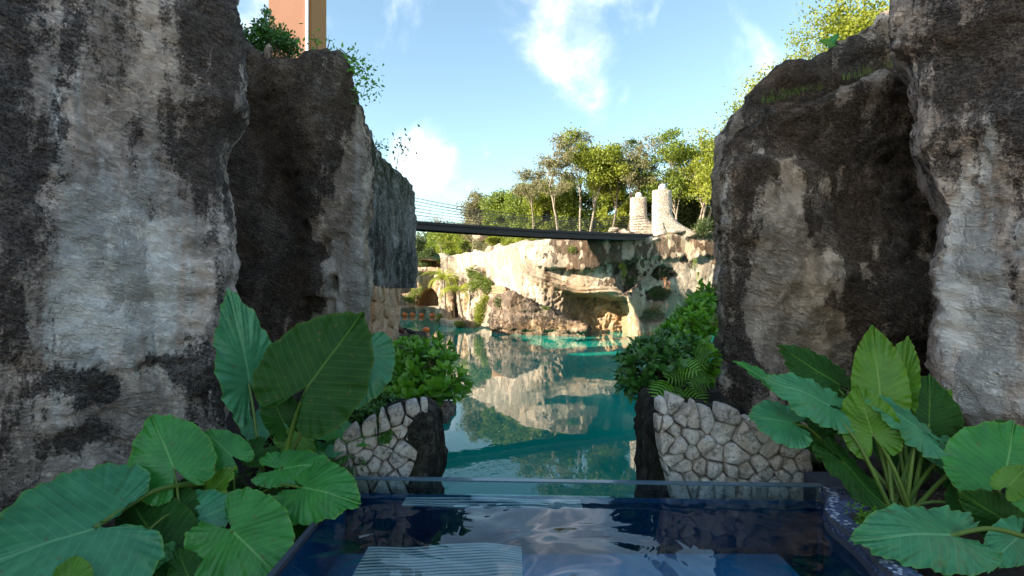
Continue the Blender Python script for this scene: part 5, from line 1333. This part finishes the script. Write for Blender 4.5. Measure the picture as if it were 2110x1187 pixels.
make_tree('tree', 1522, 22, 330, 172, 1.2, 'tiny sunlit sprig at the left shoulder of the right cliff', seed=313, mat='tree_yel', leaves=1100, lsize=.12, trunk_frac=.45, limbs=5, clump=.28, trunk_r=.05)
# bushes on the left cliff top
shrub_mass('cliff_top_bush', [(560, 80, 10.3, 40, 34, .5), (590, 95, 10.2, 34, 26, .4), (530, 90, 10.4, 34, 22, .4), (552, 40, 10.3, 12, 26, .2), (500, 70, 10.6, 20, 18, .3), (545, 60, 10.3, 26, 20, .3)], 'dark green feathery bush on top of the left cliff before the terracotta hotel', 'bush', 'bush_dark', 31, 3600, .085)
def sprig(pts, label, n, mat='bush', seed=0, lsize=.10, spread=.12, name='sprig', cat='plant'):
    r = np.random.default_rng(seed); P = np.array([px(*p) for p in pts]); root = empty(name, tuple(P[0]), label, cat)
    Q = catmull([tuple(p) for p in P], 6); V, Fc = tube(Q, np.linspace(.010, .003, len(Q)), 5); mesh_np('stem', V, Fc, M['bark_dark'], root)
    m = n; ci = r.integers(len(Q) // 5, len(Q), m); C = Q[ci] + r.normal(size=(m, 3)) * spread * np.array([1, .8, .8]); d, u = rot_frames(m, r, -.1)
    V, F3, t = leaf_quads(C, d, u, lsize * r.uniform(.6, 1.2, m), lsize * .42, r.random(m)); mesh_np('leaves', V, F3, M[mat], root, False, dict(tint=t)); return root
sprig([(705, 108, 9.7), (735, 130, 9.6), (755, 155, 9.5), (748, 200, 9.5)], 'hanging leafy vine overhanging the corner of the left cliff', 190, 'bush', 41, .10, .14)
sprig([(700, 100, 9.7), (725, 122, 9.7), (740, 150, 9.6)], 'short twig of leaves at the top of the left cliff corner', 60, 'bush', 42, .09, .10)
sprig([(655, 105, 9.5), (650, 85, 9.5), (645, 70, 9.5)], 'little pale green seedling on top of the dark left cliff', 26, 'bush', 43, .10, .12)
sprig([(675, 100, 9.5), (678, 85, 9.5), (672, 78, 9.5)], 'second little seedling right of the first on the dark left cliff', 14, 'bush', 44, .08, .08)
sprig([(818, 340, 13.5), (822, 312, 13.5), (828, 278, 13.5)], 'lone thin sprig standing on the mossy end of the left cliff', 46, 'bush_dark', 45, .13, .16)
sprig([(770, 310, 11), (780, 300, 11), (785, 292, 11)], 'low tuft of leaves along the sloping rim of the left cliff', 40, 'bush', 46, .07, .08)
# big leaf and grasses on the right ledge
pt = empty('ledge_plant', tuple(px(1712, 92, 8.0)), 'single broad light green leaf sticking up on the right cliff crest', 'plant')
ear_leaf(px(1712, 88, 7.95), px(1690, 82, 7.9), .13, (0, -.9, .3), M['ear_yellow'], pt, 77); ear_leaf(px(1712, 88, 7.95), px(1731, 66, 7.95), .10, (0, -.9, .2), M['ear_mid'], pt, 78)
def grass(pts, Y, label, seed, h=.12, n=60, mat='grass', name='grass_tuft', w=.008):
    r = np.random.default_rng(seed); V, Fc, T = [], [], []
    for (x, y, sx) in pts:
        for i in range(n):
            b = np.array(px(x + r.normal() * sx, y, Y + r.normal() * .04)); a = r.uniform(0, 6.28); l = h * r.uniform(.5, 1.2); bend = r.uniform(.2, .9)
            d = np.array([math.cos(a), math.sin(a), 0]) * bend; p1 = b + np.array([0, 0, l * .6]) + d * l * .3; p2 = b + np.array([0, 0, l * .85]) + d * l * .9; s = np.array([-math.sin(a), math.cos(a), 0]) * w
            k = len(V); V += [b - s, b + s, p1 + s * .8, p1 - s * .8, p2]; Fc += [(k, k + 1, k + 2), (k, k + 2, k + 3), (k + 3, k + 2, k + 4)]; T += [r.random()] * 5
    o = mesh_np(name, V, np.array(Fc), M[mat], None, False, dict(tint=T)); return tag(o, label, 'grass', kind='stuff')
grass([(1580, 212, 10), (1600, 205, 12), (1625, 195, 18), (1655, 186, 20)], 7.3, 'grass growing along the ledge of the right cliff, left part', 51, .09, 30, 'grass', 'grass_tuft', .0035)
grass([(1762, 160, 16), (1790, 152, 10), (1835, 140, 10), (1745, 165, 8)], 7.3, 'grass tufts under the dark rock on the right cliff ledge', 52, .12, 22, 'grass', 'grass_tuft', .004)

# shrubs on and around the far cliff
GS = 'shrubs growing on the far rocks'
for i, (ll, mt, n, ls, lb) in enumerate([
  ([(1035, 622, 42.6, 20, 16, .6), (1060, 630, 42.2, 24, 16, .6), (1100, 640, 41.6, 22, 14, .6), (1085, 625, 41.8, 20, 12, .5), (1130, 655, 41.0, 20, 9, .4)], 'tree_dark', 5200, .13, 'dark shrub covering the top of the low rock shelf'),
  ([(1155, 660, 40.6, 14, 8, .4), (1122, 640, 41.2, 14, 10, .4)], 'tree_green', 1100, .11, 'small green shrub at the right end of the rock shelf'),
  ([(990, 640, 46.5, 15, 24, .6), (985, 660, 46, 12, 14, .5), (998, 618, 46.5, 14, 14, .5)], 'tree_yel', 3200, .15, 'bright yellow green bush at the waterline left of the rock shelf'),
  ([(990, 575, 48.5, 22, 22, .7), (970, 560, 49, 14, 14, .5), (1005, 590, 48, 14, 18, .5), (975, 590, 49, 14, 14, .5)], 'tree_green', 3400, .15, 'mottled creeper bush hanging over the buttress left of the sunlit cliff'),
  ([(1000, 518, 52, 18, 18, .6), (985, 505, 53, 14, 12, .6)], 'tree_grey', 1800, .16, 'grey green round bush on the white boulders at the cliff rim'),
  ([(1080, 492, 47, 26, 12, .8), (1050, 500, 48, 20, 10, .8), (1110, 488, 46, 20, 12, .8)], 'tree_yel', 2800, .16, 'sunny bushes on the rim of the pale cliff under the bridge'),
  ([(1170, 486, 44, 40, 10, .8), (1150, 494, 43, 20, 8, .6)], 'tree_green', 2600, .14, 'green bushes on the rim above the brown overhang'),
  ([(1180, 515, 40.6, 14, 8, .4), (1195, 500, 41, 18, 8, .4)], 'tree_green', 900, .11, 'tuft of green on the brown overhang'),
  ([(1285, 560, 39.8, 7, 18, .25), (1280, 550, 39.8, 6, 8, .2)], 'tree_yel', 420, .13, 'pale leafy vine hanging over the leftmost planted niche'),
  ([(1344, 640, 40.6, 18, 8, .25), (1355, 634, 40.4, 10, 5, .2)], 'tree_grey', 520, .12, 'leafy plant filling the lowest niche'),
  ([(1300, 580, 40.9, 16, 12, .3)], 'tree_dark', 600, .11, 'dark moss and fern in the leftmost niche'),
  ([(1367, 564, 41.2, 20, 9, .3)], 'tree_dark', 500, .10, 'dry fern tangle in the uppermost niche'),
  ([(1357, 607, 40.9, 24, 12, .35)], 'tree_dark', 900, .11, 'brown fern tangle bulging from the middle niche'),
  ([(1376, 492, 41.0, 12, 8, .4), (1390, 498, 41.0, 8, 5, .3)], 'bush', 700, .12, 'vivid green shrub at the foot of the larger tower'),
  ([(1450, 470, 40.5, 26, 22, .8), (1470, 480, 40.5, 14, 16, .6)], 'tree_dark', 3000, .14, 'dark shrub right of the tower against the right cliff'),
  ([(1250, 560, 39.6, 10, 5, .2)], 'tree_green', 150, .1, 'thin growth under the overhang'),
  ([(860, 600, 78.6, 16, 14, .8), (846, 615, 78.5, 18, 10, .6)], 'tree_green', 1500, .2, 'bushes at the foot of the brown back wall'),
  ([(925, 660, 52.6, 12, 8, .4), (905, 655, 54, 8, 12, .4)], 'tree_yel', 900, .14, 'yellow moss and leaves at the left edge of the stone landing'),
  ([(945, 668, 49.2, 14, 7, .5)], 'tree_yel', 700, .12, 'yellow green fringe around the planter rock'),
 ]):
    shrub_mass('shrub', ll, lb, 'shrub', mt, 600 + i, n, ls, group=GS)
grass([(1369, 572, 3), (1376, 580, 3)], 40.2, 'reddish dry roots hanging from the uppermost niche', 53, -.8, 16, 'dry', 'hanging_roots', .02)
grass([(1350, 622, 8), (1362, 622, 6)], 40.2, 'dry roots hanging below the middle niche', 54, -.9, 16, 'dry', 'hanging_roots', .018)
grass([(1432, 534, 2), (1438, 560, 2), (1442, 580, 2)], 40.3, 'thin hanging vine on the right part of the white wall', 55, -1.0, 14, 'grass', 'hanging_vine', .02)
# rocks on the rims
def boulder(x, y, Y, wpx, hpx, label, seed, mat='far', group='boulders on the rims'):
    c = np.array(px(x, y, Y)); r = np.random.default_rng(seed); n, m = 18, 11
    G = []
    for j in range(m):
        ph_ = -math.pi / 2 + math.pi * j / (m - 1)
        for i in range(n):
            a = i / n * 6.283; G.append((math.cos(ph_) * math.cos(a), math.cos(ph_) * math.sin(a), math.sin(ph_)))
    G = np.array(G); q = 1 + .35 * fbm(G + seed, (1.3, 1.3, 1.3), 3, seed); V = c + G * q[:, None] * np.array([wpx / 1150 * Y, wpx / 1150 * Y, hpx / 1150 * Y])
    o = mesh_np('boulder', V, grid_faces(n, m, True), M[mat], None, True, dict(stain=np.full(len(V), .15))); tag(o, label, 'boulder', group)
for i, a in enumerate([(965, 528, 55, 14, 8, 'flat white boulder left of the pair above the palms'), (985, 520, 54, 10, 7, 'round white boulder above the palms'), (1012, 520, 51, 13, 14, 'knobbly grey white boulder at the rim, left end of the sunlit cliff'), (1030, 512, 49, 12, 10, 'pale jagged boulder right of the knobbly one'), (990, 486, 60, 15, 9, 'weathered boulder just under the bridge'),
    (1265, 474, 42, 12, 6, 'grey boulder on the rim left of the small tower'), (1285, 477, 41.5, 9, 5, 'small boulder touching the small tower'), (1225, 486, 41, 14, 4, 'flat slab lying on the rim under the bridge'), (1345, 494, 41.2, 18, 6, 'pale slab under the foot of the larger tower'),
    (1395, 478, 41.0, 16, 5, 'flat mossy slab beside the larger tower'), (1420, 484, 41.0, 18, 6, 'layered grey slab right of the larger tower'), (1440, 474, 41.6, 14, 5, 'upper grey slab near the dark shrub'), (1385, 490, 41.2, 9, 5, 'small pale stone above the vivid shrub'),
    (554, 108, 9.3, 9, 16, 'pale upright stone at the foot of the cliff top bush'), (905, 575, 56, 10, 12, 'brown rounded boulder left of the yellow palm'), (1193, 688, 40.2, 5, 2.5, 'small pale stone in the water at the shelf end')]):
    boulder(*a, 700 + i, 'mid' if a[2] < 12 else 'far')
# stacked brick steps between buttress and cliff
st = empty('brick_stack', tuple(px(1030, 600, 46)), 'stack of reddish flat stone courses beside the sunlit cliff', 'stone courses')
for i in range(5):
    a = px(1016 + i * .5, 588 + i * 5.5, 45.6); w = (14 + i * 3) / 1150 * 46
    V, Fc = box_np(a.x - .1, a.x + w * 1.5, 45.2, 46.2, a.z - .20, a.z - .02); mesh_np('course', V + .02 * vn(V * 5, i)[:, None], Fc, M['stone_warm'], st, False)

# ------------------------------------------------------------------ palms
def palm(x, base_py, crown_py, Y, label, seed, nf=14, Lf=1.9, lean=0):
    r = np.random.default_rng(seed); b = np.array(px(x[0], base_py, Y)); c = np.array(px(x[1], crown_py, Y)); root = empty('palm_tree', tuple(b), label, 'palm', 'young palms beside the channel')
    P = catmull([tuple(b - [0, 0, .3]), tuple(b * .6 + c * .4 + [lean, 0, 0]), tuple(c)], 8); V, Fc = tube(P, np.linspace(.15, .09, len(P)), 8); mesh_np('trunk', V, Fc, M['bark'], root)
    for k in range(nf):
        a = k / nf * 6.283 * 1.618 + r.uniform(-.2, .2); el = r.uniform(.25, 1.35); L = Lf * r.uniform(.75, 1.1); n = 14
        hd = np.array([math.cos(a), math.sin(a), 0]); pts = []; p = c.copy(); e = el
        for i in range(n):
            pts.append(p.copy()); p = p + (hd * math.cos(e) + np.array([0, 0, math.sin(e)])) * L / n; e -= (.11 + .05 * r.random()) * (1.5 - el * .4)
        pts = np.array(pts); Vs, Fs, k0 = [], [], 0
        V, Fc = tube(pts, np.linspace(.02, .006, n), 4); Vs.append(V); Fq = [Fc]; k0 = len(V); T = np.gradient(pts, axis=0); T /= np.linalg.norm(T, axis=1)[:, None]; sd_ = np.cross(T, [0, 0, 1]); sd_ /= np.linalg.norm(sd_, axis=1)[:, None] + 1e-6
        LV, LF = [], []
        for i in range(2, n):
            for s in (1, -1):
                for h in (0, .5):
                    q = pts[i] * (1 - h) + pts[i - 1] * h; ll = L * .30 * math.sin(math.pi * min(.95, (i + .5) / n * .85 + .1)); dr = T[i] * .6 + sd_[i] * s * .8 + np.array([0, 0, -.35 - .2 * r.random()]); dr /= np.linalg.norm(dr)
                    w_ = T[i] * .028; kk = len(LV); LV += [q - w_, q + w_, q + dr * ll]; LF.append((kk, kk + 1, kk + 2))
        Vs.append(np.array(LV)); 
        mesh_np('frond', np.concatenate(Vs), [Fq[0], np.array(LF) + k0], M['palm'], root, False, dict(tint=np.full(k0 + len(LV), r.uniform(.2, 1))))
palm((955, 945), 655, 600, 51.0, 'leaning palm with a thin trunk on the planter rock', 71, 15, 2.5, -.1)
palm((918, 915), 655, 575, 53.5, 'brightest yellow palm behind the landing, left of the leaning one', 72, 16, 2.5)
palm((935, 930), 650, 585, 55, 'middle palm partly hidden between the two others', 73, 14, 2.2)

# ------------------------------------------------------------------ buoys, bird, pole
def buoy(x, y, label, s=1.0):
    Y = CAM_Z * 1150 / (y + 4 * s - 593.5); c = px(x, y, Y); root = empty('buoy', (c.x, Y, 0), label, 'buoy', 'orange buoys closing off the channel')
    r = 5.6 * s / 1150 * Y; prof_ = [(.0, -.5), (.75, -.5), (.98, -.32), (1, 0), (.98, .35), (.8, .5), (.45, .56), (.3, .7), (0, .74)]
    an = np.linspace(0, 6.283, 15)[:-1]; G = np.array([[(c.x + q * r * math.cos(a), Y + q * r * math.sin(a), r * .55 + z * r * 1.3) for a in an] for q, z in prof_])
    mesh_np('float_body', G.reshape(-1, 3), grid_faces(14, len(prof_), True), M['buoy'], root)
    V, Fc = tube([(c.x, Y, r * 1.5), (c.x, Y, r * 1.9)], [.03 * s, .03 * s], 6); mesh_np('lug', V, Fc, M['bird'], root)
    V, Fc = tube([(c.x - r, Y, 0.0), (c.x - r * 2.6, Y, -.02)], [.02, .02], 4); mesh_np('rope', V, Fc, M['wood'], root)
for x, y, lb, s in [(834, 648, 'orange buoy nearest the block column', 1), (850, 648.5, 'second orange buoy from the column', 1), (869, 649, 'third orange buoy of the far row', 1), (891, 649, 'rightmost orange buoy of the far row', 1), (878, 679, 'nearer larger orange buoy floating alone', 1.25), (816, 683, 'orange buoy half hidden beside the leaning pole', 1)]:
    buoy(x, y, lb, s)
bY = 12.3; bb = np.array(px(846, 690, bY)); bb[2] = 2.44
bird = empty('black_bird', tuple(bb), 'glossy black long tailed bird perched on the rock ledge', 'bird')
rows = []
spine = [((-.165, .075), .004), ((-.15, .082), .012), ((-.13, .105), .024), ((-.10, .10), .030), ((-.07, .075), .042), ((-.02, .055), .052), ((.04, .042), .046), ((.09, .030), .026), ((.13, .018), .016), ((.20, .0), .018), ((.27, -.022), .010)]
for (u, v), rr in spine: rows.append([(bb[0] + u * 1.1 , bb[1] + rr * math.cos(a) * (.9 if u < .1 else 1.0), bb[2] + .045 + v * 1.1 + rr * math.sin(a) * (1.0 if u < .1 else .35)) for a in np.linspace(0, 6.283, 13)[:-1]])
mesh_np('body', np.array(rows).reshape(-1, 3), grid_faces(12, len(rows), True), M['bird'], bird)
hx = bb[0] - .165 * 1.1; hz = bb[2] + .045 + .105 * 1.1
V = np.array([(hx + .02, bb[1] - .008, hz + .0), (hx + .02, bb[1] + .008, hz), (hx + .02, bb[1], hz + .014), (hx - .035, bb[1], hz - .004)]); mesh_np('beak', V, np.array([(0, 1, 3), (1, 2, 3), (2, 0, 3), (0, 2, 1)]), M['bird'], bird, False)
for s in (-.015, .015):
    V, Fc = tube([(bb[0] + .01, bb[1] + s, bb[2] + .07), (bb[0] - .005, bb[1] + s, bb[2] + .03), (bb[0] + .0, bb[1] + s, bb[2] - .02)], [.004, .003, .003], 5); mesh_np('leg', V, Fc, M['bird'], bird)
V, Fc = tube([tuple(px(812, 668, 13.6)), tuple(px(840, 694, 13.3))], [.07, .07], 10); o = mesh_np('wooden_pole', V, Fc, M['wood'], None); tag(o, 'reddish brown wooden pole leaning beside the block column', 'pole')
# leaf litter in the right bed
r_ = np.random.default_rng(5); C = np.c_[r_.uniform(2.2, 3.4, 420), r_.uniform(2.6, 4.3, 420), np.full(420, 1.93)]; kz = C[:, 0] > 2.2
d, u = rot_frames(len(C), r_); d[:, 2] *= .15; u[:, 2] *= .15
V, F3, t = leaf_quads(C, d, u, .05, .028, r_.random(len(C))); tag(mesh_np('leaf_litter', V, F3, M['dry'], None, False, dict(tint=t)), kind='stuff')
